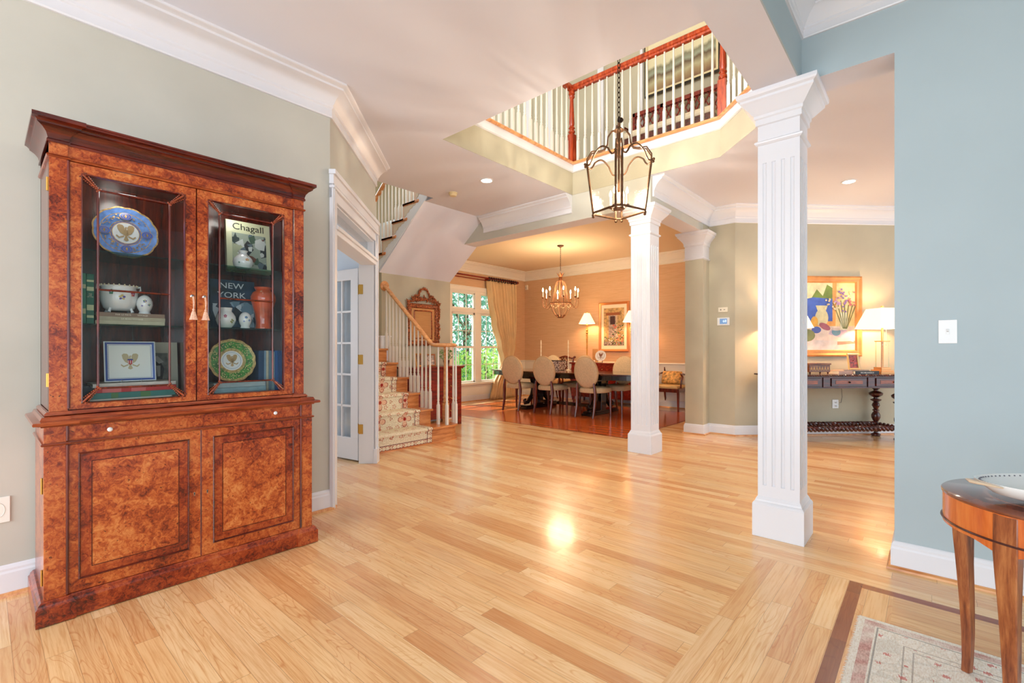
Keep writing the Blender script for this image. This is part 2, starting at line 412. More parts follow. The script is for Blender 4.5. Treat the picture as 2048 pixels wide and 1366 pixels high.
# study beyond the french door
st = MB(); st.box(-2.2, 3.5, 0, -2.1, 8.0, ZC)
wall_boxes(st, -2.2, 2.8, 0, ZC, [(-.2, 1.6, .7, 2.4)], lambda m, a, b, c, d: m.box(a, 7.9, c, b, 8.0, d)); struct(st, 'wall_study', STUDY)
sl = MB(); sl.box(2.685, 4.5, 0, 2.70, 7.9, ZC); struct(sl, 'wall_study', STUDY)
lamp('study_window_daylight', 'AREA', (.7, 7.8, 1.6), 40, (.82, .9, 1), 1.8, (-PI / 2, 0, 0), 1.6)
# right (living room) wall and header beam
wr = MB(); wr.box(3.32, -4.2, 0, 3.54, .145, ZC + .1); wr.box(3.32, .145, ZB + .0005, 3.54, .59, ZC + .1); struct(wr, 'wall_right', BLUE)
bs = MB()      # beam between living room and foyer
bs.box(-4.2, .592, ZB, 3.545, .835, ZC + .1); bs.box(3.32, .145, ZB, 3.54, .592, ZB + .0004)
struct(bs, 'wall_beam', CEIL)
bb = MB(); bb.box(-4.2, .585, ZB + .001, 3.32, .592, ZL); struct(bb, 'wall_beam', BLUE)
# dining headers
hd = MB(); hd.box(5.0, 2.35, ZB + .001, 5.25, 5.55, ZC); hd.box(5.25, 2.35, ZB + .001, 6.64, 2.6, ZC)
struct(hd, 'wall_header', SAGE)
hs = MB(); hs.box(5.001, 2.351, ZB, 5.249, 5.5, ZB + .0009); hs.box(5.3, 2.351, ZB, 6.7, 2.599, ZB + .0009); struct(hs, 'wall_header', CEIL)
# hall: sage pilaster, thermostat wall, angled art wall
wh = MB(); wh.prism([(6.64, 2.35), (6.87, 2.35), (6.87, 2.0), (8.55, .32), (8.65, .42), (6.99, 2.08), (6.99, 2.6), (6.64, 2.6)], 0, ZC); struct(wh, 'wall_hall', SAGE_D)
we = MB(); we.box(6.99, 2.5, 0, 9.4, 2.6, ZC); we.box(9.3, 2.6, 0, 9.4, 8.0, ZC)
WIN = [(5.93, 6.63), (6.81, 7.51), (7.69, 8.39)]
holes = [(5.87, 8.45, .43, 2.50)]
wall_boxes(we, 5.13, 9.4, 0, ZC, holes, lambda m, a, b, c, d: m.box(a, 7.8, c, b, 7.95, d)); struct(we, 'wall_dining', GRASS)
# stair wall with mirror, return into the dining room
wm = MB(); wm.box(3.94, 6.07, 0, 5.27, 6.19, 2.42); wm.box(5.15, 6.19, 0, 5.27, 7.8, ZC)
struct(wm, 'wall_stair', SAGE_D)
wt = MB(); wt.box(2.8, 7.9, 0, 5.14, 8.0, ZU); wt.box(5.0, 5.02, ZC, 5.15, 7.95, ZU + .02); struct(wt, 'wall_stair', M((214, 220, 218), .8))
# far wall seen past the hall corner
ff = MB(); ff.box(10.6, -4.2, 0, 10.7, 2.5, ZC); struct(ff, 'wall_far', SAGE_D)
# ---- crown mouldings
CR = [(0, -.227), (.016, -.227), (.02, -.217), (.016, -.207), (.016, -.165), (.026, -.155), (.026, -.14), (.034, -.13), (.05, -.10), (.078, -.068), (.10, -.05), (.112, -.045), (.112, -.03), (.135, -.018), (.14, -.012), (.14, 0), (0, 0)]
def crown(path, z, name, m=None, prof=CR, k=1):
    b = MB(); b.sweep(path, [(d * k, h * k) for d, h in prof], z); return struct(b, name, m or TRIM, smooth=True, angle=30)
crown([(2.79, 4.82), B, A, (-4.2, 3.36)], ZC, 'trim_4')
crown([(5.0, 3.41), (5.0, 4.99)], ZC, 'trim_5')
crown([(8.60, .27), (6.87, 2.0), (6.87, 2.35), (5.05, 2.35)], ZC, 'trim_6')
crown([(9.3, 2.6), (9.3, 7.8), (5.27, 7.8)], ZC, 'trim_7', TRIMW)
crown([(3.32, -4.2), (3.32, .585), (-4.2, .585)], ZL, 'trim_8', None, CR, .76)
# ---- baseboards with an oak shoe
BP = [(0, 0), (.016, 0), (.016, .105), (.012, .115), (.012, .125), (.005, .138), (0, .142)]
SH = [(.016, 0), (.034, 0), (.032, .010), (.024, .018), (.016, .019)]
def base(path, name, k=1.0, shoe=True):
    b = MB(); b.sweep(path, [(d, h * k) for d, h in BP]); o = struct(b, name, TRIM)
    if shoe: q = MB(); q.sweep(path, SH); q.build('shoe_moulding', OAK, o)
dd = .05 * r2
base([(A[0] + .04, A[1] + .04), A, (-4.2, 3.36)], 'baseboard_left', 1.05)
base([(2.79, 4.70), B, (B[0] - .045, B[1] - .045)], 'baseboard_angled')
base([(3.32, -4.2), (3.32, .145), (3.54, .145), (3.54, -4.2)], 'baseboard_right', 1.05)
base([(8.55, .32), (6.87, 2.0), (6.87, 2.35), (6.64, 2.35), (6.64, 2.6), (9.3, 2.6), (9.3, 7.8), (5.27, 7.8), (5.27, 6.07), (3.98, 6.07)], 'baseboard_hall')
# ---- dining wainscot: white panelled dado and chair rail
wc = MB()
DP = [(6.99, 2.6), (9.3, 2.6), (9.3, 7.8), (8.47, 7.8)]
wc.sweep(DP, [(0, .14), (.004, .14), (.004, .86), (0, .86)])
for z in (.24, .34, .70): wc.sweep(DP, [(0, z), (.013, z), (.013, z + .018), (0, z + .018)])
wc.sweep(DP, [(0, .84), (.012, .84), (.012, .865), (.03, .88), (.03, .895), (.02, .905), (0, .905)])
wc.sweep([(8.47, 7.8), (5.85, 7.8)], [(0, .14), (.006, .14), (.006, .385), (0, .385)])
struct(wc, 'trim_9', TRIMW)
# ---- dining windows: casing + three units, each with transom and double-hung sashes
wk = MB()
def wbx(m, x0, z0, x1, z1, y0=7.765, y1=7.84): m.box(x0, y0, z0, x1, y1, z1)
wbx(wk, 5.80, .43, 5.87, 2.57); wbx(wk, 8.45, .43, 8.52, 2.57); wbx(wk, 5.80, 2.50, 8.52, 2.58, 7.76); wbx(wk, 5.77, 2.58, 8.55, 2.60, 7.745)
for a, b in ((6.63, 6.81), (7.51, 7.69)): wbx(wk, a, .43, b, 2.50, 7.775, 7.86)
wbx(wk, 5.87, .43, 5.93, 2.5, 7.78, 7.86); wbx(wk, 8.39, .43, 8.45, 2.5, 7.78, 7.86)
wbx(wk, 5.87, 2.01, 8.45, 2.10, 7.770, 7.857); wbx(wk, 5.77, .385, 8.55, .43, 7.72, 7.95); wbx(wk, 5.80, .33, 8.52, .385, 7.775, 7.80); wbx(wk, 5.87, 2.455, 8.45, 2.5, 7.78, 7.86)
struct(wk, 'trim_10', TRIMW, bev=.003)
for i, (a, b) in enumerate(WIN):
    f = MB()
    f.box(a, 7.80, 2.10, b, 7.85, 2.125); f.box(a, 7.80, 2.43, b, 7.85, 2.455); f.box(a, 7.80, 2.10, a + .03, 7.85, 2.455); f.box(b - .03, 7.80, 2.10, b, 7.85, 2.455)
    f.box(a, 7.80, .43, a + .035, 7.86, 2.01); f.box(b - .035, 7.80, .43, b, 7.86, 2.01); f.box(a, 7.80, .43, b, 7.86, .47); f.box(a, 7.80, 1.965, b, 7.86, 2.01); f.box(a, 7.79, 1.21, b, 7.86, 1.255)
    for k in (1, 2):
        x = a + (b - a) * k / 3; f.box(x - .007, 7.83, 2.1, x + .007, 7.838, 2.455); f.box(x - .007, 7.83, .45, x + .007, 7.838, 1.98)
    for z in (.83, 1.60): f.box(a, 7.83, z - .007, b, 7.838, z + .007)
    o = struct(f, 'window_%d' % (i + 1), TRIMW)
    p = MB(); p.box(a, 7.842, .45, b, 7.845, 1.98); p.build('pane', WGLASS, o); p = MB(); p.box(a, 7.842, 2.11, b, 7.845, 2.44); p.build('pane', WGLASS, o)
# study window
f = MB(); f.box(-.2, 7.86, .7, -.14, 7.95, 2.4); f.box(1.54, 7.86, .7, 1.6, 7.95, 2.4); f.box(-.2, 7.86, .7, 1.6, 7.95, .76); f.box(-.2, 7.86, 2.34, 1.6, 7.95, 2.4); f.box(.67, 7.86, .7, .73, 7.95, 2.4); f.box(-.2, 7.86, 1.5, 1.6, 7.95, 1.55)
o = struct(f, 'window_4', TRIM); fmb('box', -.15, 7.9, .75, 1.55, 7.903, 2.35).build('pane', WGLASS, o)
# ---- french door casing, transom and leaf
dc = MB(); dc.xf = XA
dc.box(-.015, -.028, 0, .085, 0, 2.43); dc.box(.0, -.036, 0, .02, 0, 2.43)                # left casing
dc.box(1.395, -.02, .14, 1.49, 0, 2.43); dc.box(1.46, -.034, .14, 1.49, 0, 2.43); dc.box(1.395, -.026, .14, 1.41, 0, 2.43); dc.box(1.385, -.04, 0, 1.50, 0, .15)
dc.box(-.015, -.02, 2.325, 1.49, 0, 2.43); dc.box(-.02, -.034, 2.43, 1.495, 0, 2.53); dc.box(-.03, -.05, 2.50, 1.50, 0, 2.535); dc.box(-.02, -.04, 2.40, 1.495, 0, 2.42)
dc.box(.06, 0, 0, .078, .15, 2.325); dc.box(1.39, -.004, 0, 1.405, .15, 2.325); dc.box(.06, 0, 2.31, 1.405, .15, 2.325)
dc.box(.06, -.03, 2.07, 1.405, .13, 2.15); dc.box(.06, -.045, 2.11, 1.41, .13, 2.135)
struct(dc, 'trim_11', TRIM, bev=.003)
tg = MB(); tg.xf = XA; tg.box(.078, .06, 2.15, 1.39, .064, 2.31); o = tg.build('window_5', GLASS); o['kind'] = 'structure'
HX = Vector((2.655, 4.505, 0)); ang = math.atan2(.986, -.166)
LV = MB(); W = .68; H = 2.045
LV.box(0, -.02, .02, W, .02, .25); LV.box(0, -.02, H - .115, W, .02, H); LV.box(0, -.02, .25, .115, .02, H - .115); LV.box(W - .115, -.02, .25, W, .02, H - .115)
pz = [.25 + (H - .115 - .25) * k / 5 for k in range(6)]
for z in pz[1:-1]: LV.box(.115, -.016, z - .011, W - .115, .016, z + .011)
for k in (1, 2):
    x = .115 + (W - .23) * k / 3; LV.box(x - .011, -.016, .25, x + .011, .016, H - .115)
door = struct(LV, 'door_1', TRIM, bev=.002); door.location = HX; door.rotation_euler = (0, 0, ang)
fmb('box', .11, -.003, .24, W - .11, .003, H - .11).build('pane', GLASS, door)
hn = MB()
hn.tube([(W - .05, .02, 1.0), (W - .05, .06, 1.0)], .01); hn.tube([(W - .05, .06, 1.0), (W - .15, .065, 1.0)], .009)
hn.tube([(W - .05, -.02, 1.0), (W - .05, -.06, 1.0)], .01); hn.tube([(W - .05, -.06, 1.0), (W - .15, -.065, 1.0)], .009)
tag(hn.build('door_handle', BRASS, door, True), 'brass door handle')
inv = (Matrix.Translation(HX) @ Matrix.Rotation(ang, 4, 'Z')).inverted()
for z in (.36, 1.085, 1.816):
    h = MB(); h.xf = inv @ XA
    h.box(1.386, .105, z - .05, 1.389, .15, z + .05)
    h.xf = Matrix()
    h.tube([(-.004, -.006, z - .052), (-.004, -.006, z + .052)], .0075, 10); h.box(-.002, -.022, z - .05, .035, -.0195, z + .05); h.box(-.003, -.02, z - .05, -.0002, .02, z + .05)
    h.build('hinge', BRASS, door)
# ---- columns
def column(x, y, label, bw=.29, sw=.235):
    t = thing('fluted_column', label, 'column', (x, y, 0)); h = bw / 2; s = sw / 2
    b = MB(); b.box(-h, -h, 0, h, h, .205)
    def ring(r0, z0, r1, z1): b.lathe([(r0 * math.sqrt(2), z0), (r1 * math.sqrt(2), z1)], 4, rot=PI / 4)
    for r0, z0, r1, z1 in ((h, .205, h - .004, .214), (h - .004, .214, h - .012, .222), (h - .012, .222, s + .01, .238), (s + .01, .238, s, .255)): ring(r0, z0, r1, z1)
    b.build('base', TRIM, t, bev=.002)
    # shaft with four flutes per face: outline extruded
    F = []; n = 4; fw = .022; pitch = sw / (n + .55)
    for side in range(4):
        a = side * PI / 2; ca, sa = math.cos(a), math.sin(a)
        loc = [(-s, -s)]
        for k in range(n):
            cx = -s + sw / 2 + (k - (n - 1) / 2) * pitch
            for q in range(7):
                th = PI * q / 6; loc.append((cx - fw / 2 * math.cos(th), -s + fw / 2 * math.sin(th) * .8))
        F += [(px * ca - py * sa, px * sa + py * ca) for px, py in loc]
    m = MB(); m.prism(F, .325, 2.385); m.box(-s, -s, .25, s, s, .325); m.box(-s, -s, 2.385, s, s, 2.66)
    m.build('shaft', TRIM, t)
    c = MB()
    def rg(l):
        c.lathe([(r * math.sqrt(2), z) for r, z in l], 4, rot=PI / 4)
    rg([(s, 2.50), (s + .008, 2.504), (s + .016, 2.512), (s + .018, 2.52), (s + .01, 2.528), (s, 2.532)])
    rg([(s, 2.625), (s + .012, 2.63), (s + .012, 2.665), (s + .02, 2.672), (s + .02, 2.69), (s + .03, 2.70), (s + .05, 2.725), (s + .075, 2.755), (s + .085, 2.765), (s + .085, 2.78), (s + .10, 2.79), (s + .105, 2.80), (s + .105, 2.8195), (s, 2.8195)])
    c.build('capital', TRIM, t)
    return t
column(3.445, .713, 'tall white fluted square column in front, beside the opening in the blue wall')
column(5.15, 2.49, 'white fluted square column at the edge of the dining room, behind the lantern')
cp = MB(); s = .125; cp.xf = Matrix.Translation((6.765, 2.475, 0))
for l in ([(s, 2.44), (s + .018, 2.448), (s + .02, 2.458), (s + .01, 2.468), (s + .004, 2.472)], [(s + .004, 2.472), (s + .004, 2.63), (s + .016, 2.64), (s + .016, 2.67), (s + .03, 2.70), (s + .05, 2.725), (s + .075, 2.755), (s + .085, 2.765), (s + .085, 2.78), (s + .10, 2.79), (s + .105, 2.8195), (s, 2.8195)]):
    cp.lathe([(r * math.sqrt(2), z) for r, z in l], 4, rot=PI / 4)
struct(cp, 'trim_12', TRIM)
# ---- outside: lawn and trees beyond the dining room windows
gr = MB(); gr.poly([(-10, 8.3, -.4), (30, 8.3, -.4), (30, 40, -.4), (-10, 40, -.4)]); tag(gr.build('lawn', M((96, 130, 60), .9, var=.3, vscale=1)), kind='structure')
def leafmat(name, a, b_):
    m, t, b = nt(name); f = noise(t, coords(t), 5, 3); L(t, ramp(t, f, [(.3, a), (.7, b_)]), b.inputs['Base Color']); b.inputs['Roughness'].default_value = .6
    tr = t.nodes.new('ShaderNodeBsdfTranslucent'); L(t, ramp(t, f, [(.3, a), (.7, b_)]), tr.inputs[0]); mx = t.nodes.new('ShaderNodeMixShader'); mx.inputs[0].default_value = .45
    L(t, b.outputs[0], mx.inputs[1]); L(t, tr.outputs[0], mx.inputs[2]); L(t, mx.outputs[0], t.nodes['Material Output'].inputs[0]); return m
LF = [leafmat('light_leaves', (110, 170, 60), (206, 232, 130)), leafmat('mid_leaves', (70, 130, 60), (150, 200, 110)), leafmat('cool_leaves', (60, 120, 96), (150, 204, 180))]
BARK = M((96, 78, 60), .9, var=.3)
def tree(x, y, r, h, n, lf, label, name='tree', cat='tree', s=.125):
    t = thing(name, label, cat, (x, y, -.4)); rr = random.Random(int(x * 100 + y * 7)); m = MB()
    for k in range(n):
        while True:
            p = Vector((rr.uniform(-1, 1), rr.uniform(-1, 1), rr.uniform(-1, 1)))
            if .25 < p.length < 1: break
        p = Vector((p.x * r, p.y * r, h * .5 + p.z * h * .5)); a = Vector((rr.gauss(0, 1), rr.gauss(0, 1), rr.gauss(0, 1))).normalized(); b = a.orthogonal().normalized(); c = a.cross(b)
        q = s * rr.uniform(.5, 1.1); m.poly([p - b * q, p + c * q * .45, p + b * q, p - c * q * .45])
    m.build('foliage', LF[lf], t)
    k = MB(); k.tube([(0, 0, 0), (.05, 0, h * .4), (0, .05, h * .8)], [r * .07, r * .05, r * .02]); k.tube([(0.03, 0, h * .3), (r * .4, 0, h * .6)], r * .025); k.tube([(0.03, 0, h * .35), (-r * .4, .1, h * .65)], r * .025)
    k.build('trunk', BARK, t); return t
tree(7.9, 10.6, 1.3, 1.9, 3200, 1, 'low green shrub outside the left dining window', 'shrub', 'shrub', .075)
tree(11.0, 10.9, 1.4, 1.7, 3000, 0, 'low light green shrub outside the right dining window', 'shrub', 'shrub', .075)
tree(8.8, 14.5, 2.2, 6.0, 5200, 0, 'light green leafy tree seen through the left dining window')
tree(13.9, 15.0, 2.5, 6.2, 5200, 2, 'cool green leafy tree seen through the right dining window')
tree(12.0, 21.5, 3.6, 8.0, 5000, 1, 'large green tree standing behind the nearer trees outside')
# ================================================================= CABINET (breakfront bookcase)
cab = thing('breakfront_cabinet', 'tall burl walnut breakfront cabinet with glazed upper doors against the left wall', 'cabinet', (.775, 3.34, 0))
ox, oy = .775, 3.34
TX = Matrix.Translation((-ox, -oy, 0))
def cm_(): m = MB(); m.xf = TX; return m
BX0, BX1 = .182, 1.367          # lower body
UX0, UX1 = .201, 1.328          # upper body
YL, YB = 2.87, 3.325            # lower front of corner blocks, back
def brk(x0, x1, yf, yb, s0, s1, d=.012):
    """plan outline with projecting end blocks, walked so that outside is on the left"""
    return [(x1, yb), (x1, yf), (s1, yf), (s1, yf + d), (s0, yf + d), (s0, yf), (x0, yf), (x0, yb)][::-1]
def brkm(path, prof):
    m = cm_(); m.sweep(path[::-1][::1], prof); return m
# carcass
m = cm_(); m.box(BX0, YL + .012, .06, BX1, YB, .86); m.box(BX0, YL, .10, .255, YL + .02, .86); m.box(1.298, YL, .10, BX1, YL + .02, .86); m.build('lower_carcass', BURL, cab, bev=.002)
m = cm_(); t_ = .022
m.box(UX0, 2.915, .90, UX0 + t_, YB, 2.13); m.box(UX1 - t_, 2.915, .90, UX1, YB, 2.13); m.box(UX0, YB - .02, .90, UX1, YB, 2.13); m.box(UX0, 2.915, 2.06, UX1, YB, 2.13); m.box(UX0, 2.915, .90, UX1, YB, .925); m.box(.755, 2.93, .92, .77, YB, 2.06)
m.build('upper_carcass', MAHOZ, cab)
m = cm_(); m.box(UX0, 2.90, .905, .262, 2.93, 2.125); m.box(1.268, 2.90, .905, UX1, 2.93, 2.125); m.box(.262, 2.908, 2.062, 1.268, 2.93, 2.13); m.build('face_frame', BURL, cab)
# mouldings: plinth, waist, frieze bead, cornice. paths run so the profile grows outwards
P0 = [(BX0, YB), (BX0, YL), (.259, YL), (.259, YL + .012), (1.298, YL + .012), (1.298, YL), (BX1, YL), (BX1, YB)]
def out_sweep(path, prof, name, mt):
    m = cm_(); m.sweep(path, [(-d, h) for d, h in prof]); return m.build(name, mt, cab, smooth=True, angle=30)
out_sweep(P0, [(-.01, 0.004), (.026, .004), (.026, .078), (.020, .084), (.018, .092), (.008, .104), (-.01, .104)], 'plinth', BURLD)
WST = [(-.02, .856), (.008, .856), (.010, .860), (.034, .866), (.037, .872), (.034, .880), (.012, .886), (.006, .900), (-.03, .906)]
out_sweep(P0, WST, 'waist_moulding', MOULD)
out_sweep(P0, [(-.006, .772), (.006, .774), (.010, .780), (.006, .786), (-.006, .788)], 'drawer_bead', MOULD)
P1 = [(UX0, YB), (UX0, 2.90), (.262, 2.90), (.262, 2.908), (1.268, 2.908), (1.268, 2.90), (UX1, 2.90), (UX1, YB)]
out_sweep(P1, [(-.006, .903), (.016, .905), (.016, .912), (.008, .92), (-.006, .922)], 'upper_base_moulding', MOULD)
out_sweep(P1, [(-.006, 2.046), (.006, 2.048), (.010, 2.054), (.006, 2.060), (-.006, 2.062)], 'frieze_bead', MOULD)
P2 = [(UX0, YB), (UX0, 2.90), (.262, 2.90), (.262, 2.912), (1.268, 2.912), (1.268, 2.90), (UX1, 2.90), (UX1, YB)]
out_sweep(P2, [(-.01, 2.112), (.008, 2.112), (.008, 2.122), (.004, 2.128), (.010, 2.150), (.022, 2.166), (.036, 2.176), (.040, 2.178), (.040, 2.184), (.050, 2.194), (.056, 2.196), (.056, 2.214), (-.01, 2.214)], 'cornice', MAHO)
m = cm_(); m.box(UX0 - .05, 2.85, 2.205, UX1 + .05, YB, 2.213); m.build('top_board', MAHO, cab)
# vertical stile beads
m = cm_()
for x in (.2575, 1.2985):
    m.tube([(x, YL + .002, .108), (x, YL + .002, .772)], .006, 8); m.tube([(x, YL + .002, .79), (x, YL + .002, .856)], .006, 8)
for x in (.264, 1.266): m.tube([(x, 2.902, .93), (x, 2.902, 2.045)], .006, 8)
m.tube([(.774, YL + .011, .108), (.774, YL + .011, .770)], .005, 8)
m.build('stile_bead', MAHOZ, cab, True)
# drawer front
m = cm_(); m.box(.262, YL + .006, .792, 1.294, YL + .02, .854); dr = m.build('drawer', BURL, cab, bev=.002)
for x in (.402, 1.145):
    m = cm_(); m.xf = TX @ Matrix.Translation((x, YL + .006, .823)) @ Matrix.Rotation(PI / 2, 4, 'X')
    m.lathe([(.004, 0), (.004, .008), (.010, .012), (.0105, .017), (.006, .022), (.001, .0225)], 12); tag(m.build('knob', WHITEP, dr, True), 'small white knob')
# lower doors
for k, (x0, x1, fx0, fx1, ix0, ix1) in enumerate(((.262, .771, .294, .720, .339, .676), (.777, 1.294, .828, 1.256, .873, 1.211))):
    yf = YL + .006; m = cm_(); m.box(x0, yf, .106, x1, yf + .012, .770); d = m.build('door', BURL, cab, bev=.0015)
    m = cm_(); XP = TX @ Matrix.Translation((0, yf, 0)) @ Matrix.Rotation(PI / 2, 4, 'X'); m.xf = XP
    m.sweep([(fx0, .158), (fx1, .158), (fx1, .730), (fx0, .730)], [(0, -.001), (0, .004), (.003, .007), (.007, .005), (.009, -.001)], closed=True)
    m.build('panel_moulding', MAHO, d)
    m = cm_(); m.box(fx0 + .008, yf - .0006, .166, fx1 - .008, yf, .722); bd_ = m.build('banding', BURLD, d)
    m = cm_(); m.box(ix0 + .002, yf - .0012, .206, ix1 - .002, yf - .0006, .685); m.build('centre_panel', BURLL, bd_)
    m = cm_(); m.xf = XP; m.sweep([(ix0, .204), (ix1, .204), (ix1, .687), (ix0, .687)], [(0, -.001), (0, .0022), (.003, .0022), (.003, -.001)], closed=True); m.build('inlay_line', M((74, 22, 10), .3), d)
    m = cm_(); xk = .743 if k == 0 else .802; m.xf = TX @ Matrix.Translation((xk, yf, .44)) @ Matrix.Rotation(PI / 2, 4, 'X')
    m.lathe([(.0045, -.001), (.0045, .0015)], 12, (0, .005, 0)); m.box(-.003, -.009, -.001, .003, .004, .0015); ke = m.build('escutcheon', STEEL, d)
    m = cm_(); m.xf = TX @ Matrix.Translation((xk, yf - .0016, .44)) @ Matrix.Rotation(PI / 2, 4, 'X'); m.lathe([(.0022, 0), (.0022, .0006)], 10, (0, .004, 0)); m.box(-.001, -.006, 0, .001, .003, .0006); m.build('keyhole', M((10, 8, 8), .5), ke)
# side hinges (the left side is seen)
for z in (.20, .60): m = cm_(); m.tube([(BX0 - .004, YL + .022, z - .035), (BX0 - .004, YL + .022, z + .035)], .004, 8); m.box(BX0 - .003, YL + .02, z - .033, BX0, YL + .034, z + .033); m.build('hinge', BRASS, cab)
for z in (1.06, 1.93): m = cm_(); m.tube([(UX0 - .004, 2.925, z - .03), (UX0 - .004, 2.925, z + .03)], .004, 8); m.box(UX0 - .003, 2.92, z - .03, UX0, 2.935, z + .03); m.build('hinge', BRASS, cab)
# glazed doors
for k, (x0, x1, g0, g1, a0, a1) in enumerate(((.266, .757, .309, .709, .366, .644), (.763, 1.264, .813, 1.211, .870, 1.149))):
    gz0, gz1, bz0, bz1, cz = .950, 2.000, 1.014, 1.940, 1.476; yf = 2.905
    m = cm_()
    m.box(x0, yf, .925, g0, yf + .022, 2.044); m.box(g1, yf, .925, x1, yf + .022, 2.044); m.box(g0, yf, .925, g1, yf + .022, gz0); m.box(g0, yf, gz1, g1, yf + .022, 2.044)
    d = m.build('glazed_door', BURLL, cab)
    m = cm_(); m.xf = TX @ Matrix.Translation((0, yf, 0)) @ Matrix.Rotation(PI / 2, 4, 'X')
    m.sweep([(g0, gz0), (g1, gz0), (g1, gz1), (g0, gz1)], [(0, -.012), (-.002, .003), (.002, .004), (.004, -.012)], closed=True); m.build('door_bead', MAHOZ, d)
    m = cm_(); R_ = .0048; y = yf + .006
    for p, q in (((a0, gz0 + .064), (a0, bz1)), ((a1, bz0), (a1, bz1)), ((a0, bz0), (a1, bz0)), ((a0, bz1), (a1, bz1)), ((a0, cz), (a1, cz))): m.tube([(p[0], y, p[1]), (q[0], y, q[1])], R_, 8)
    m.build('glazing_bars', MAHOZ, d, True)
    for (cx, cz_), (ex, ez) in (((g0, gz1), (a0, bz1)), ((g1, gz1), (a1, bz1)), ((g0, gz0), (a0, bz0)), ((g1, gz0), (a1, bz0))):
        m = cm_(); vx, vz = ex - cx, ez - cz_; l = math.hypot(vx, vz); ux, uz = vx / l, vz / l; nx, nz = -uz, ux
        m.tube([(cx + vx * s_, y - .002, cz_ + vz * s_) for s_ in (.08, .4, .75, 1)], [.010, .009, .006, .005], 8, squash=.6)
        for q in range(9):
            s_ = .06 + q * .105; wd_ = .012 * (1 - s_) + .003
            for sg in (-1, 1): m.ball((cx + vx * s_ + nx * wd_ * sg, y - .005, cz_ + vz * s_ + nz * wd_ * sg), .0038, 6)
        for q in (-1, 0, 1): m.ball((ex + nx * q * .007 + ux * .003, y - .005, ez + nz * q * .007 + uz * .003), .005, 6)
        for q in (-1, 0, 1): m.ball((cx + nx * q * .009 + ux * .008, y - .005, cz_ + nz * q * .009 + uz * .008), .006, 6)
        m.build('carved_corner', M((150, 70, 40), .35, var=.3, vscale=60), d, True)
    m = cm_(); m.box(g0 - .01, yf + .013, gz0 - .01, g1 + .01, yf + .016, gz1 + .01); m.build('pane', CGLASS, d)
    xk = .737 if k == 0 else .792
    m = cm_(); m.xf = TX @ Matrix.Translation((xk, yf, 1.474)) @ Matrix.Rotation(PI / 2, 4, 'X'); m.lathe([(.007, -.001), (.007, .003), (.003, .004), (.003, .012), (.008, .014), (.009, .018), (.005, .022), (.001, .022)], 12); m.build('key', STEEL, d, True)
# shelves inside, ceiling light discs
for z in (1.318, 1.668):
    for x0, x1 in ((.224, .755), (.770, 1.305)): m = cm_(); m.box(x0, 2.955, z - .008, x1, 3.30, z); m.build('glass_shelf', GREENGLASS, cab)
for x in (.50, 1.02):
    m = cm_(); m.lathe([(.03, 2.052), (.03, 2.058)], 20, (x, 3.06, 0)); m.build('cabinet_light', M((210, 205, 198), .5), cab); lamp('cabinet_fill_lamp', 'POINT', (x, 3.06, 2.0), .6, (1, .95, .88), .045)  # added fill lamp that brightens the contents; the disc fittings themselves are off
# key tassels
for k, x in enumerate((.741, .796)):
    t = thing('key_tassel', ('pink tassel on the key of the cabinet\'s left glazed door', 'pink tassel on the key of the cabinet\'s right glazed door')[k], 'tassel', (x, 2.882, 1.35), 0, 'tassels on the cabinet keys')
    pk = M((240, 188, 160), .8, var=.15, vscale=200)
    m = MB(); m.tube([(-.004, .0, .122), (-.001, 0, .09), (0, 0, .058)], .0022, 6); m.tube([(0, 0, .122), (.003, 0, .09), (.001, 0, .058)], .0022, 6); m.build('cord', pk, t)
    m = MB(); m.ball((0, 0, .052), .007, 8); m.build('knot', pk, t, True)
    m = MB(); seg = 20; rg = []
    for r, z in ((.006, .046), (.009, .036), (.013, .018), (.018, .0)):
        rg.append([m.pt((r * (1 + .12 * (q % 2)) * math.cos(2 * PI * q / seg), r * .7 * (1 + .12 * (q % 2)) * math.sin(2 * PI * q / seg), z)) for q in range(seg)])
    for A_, B_ in zip(rg, rg[1:]):
        for q in range(seg): m.face((A_[q], A_[(q + 1) % seg], B_[(q + 1) % seg], B_[q]))
    m.face(rg[0]); m.face(rg[-1]); m.build('skirt', pk, t)

# ================================================================= CABINET CONTENTS
def eagle(m, s, mi, cx=0, cz=0, y=0):
    """heraldic eagle silhouette, spread wings, s = half height"""
    def q(pts, k): m.m = k; m.poly([(cx + px * s, y, cz + pz * s) for px, pz in pts])
    q([(-.10, .30), (-.16, .75), (-.30, .95), (-.62, .98), (-.80, .80), (-.72, .35), (-.50, -.05), (-.22, -.25), (0, -.30)][::1], mi)
    q([(.10, .30), (.16, .75), (.30, .95), (.62, .98), (.80, .80), (.72, .35), (.50, -.05), (.22, -.25), (0, -.30)], mi)
    q([(-.16, .35), (.16, .35), (.22, -.25), (0, -.55), (-.22, -.25)], mi)
    q([(-.07, .30), (-.12, .55), (-.06, .72), (.05, .74), (.16, .62), (.05, .56), (.07, .30)], mi)
    q([(-.10, -.45), (-.24, -.85), (0, -.98), (.24, -.85), (.10, -.45)], mi)
    q([(-.20, -.30), (-.62, -.52), (-.86, -.30), (-.92, -.44), (-.66, -.70), (-.18, -.48)], mi)
    q([(.20, -.30), (.62, -.52), (.86, -.30), (.92, -.44), (.66, -.70), (.18, -.48)], mi)
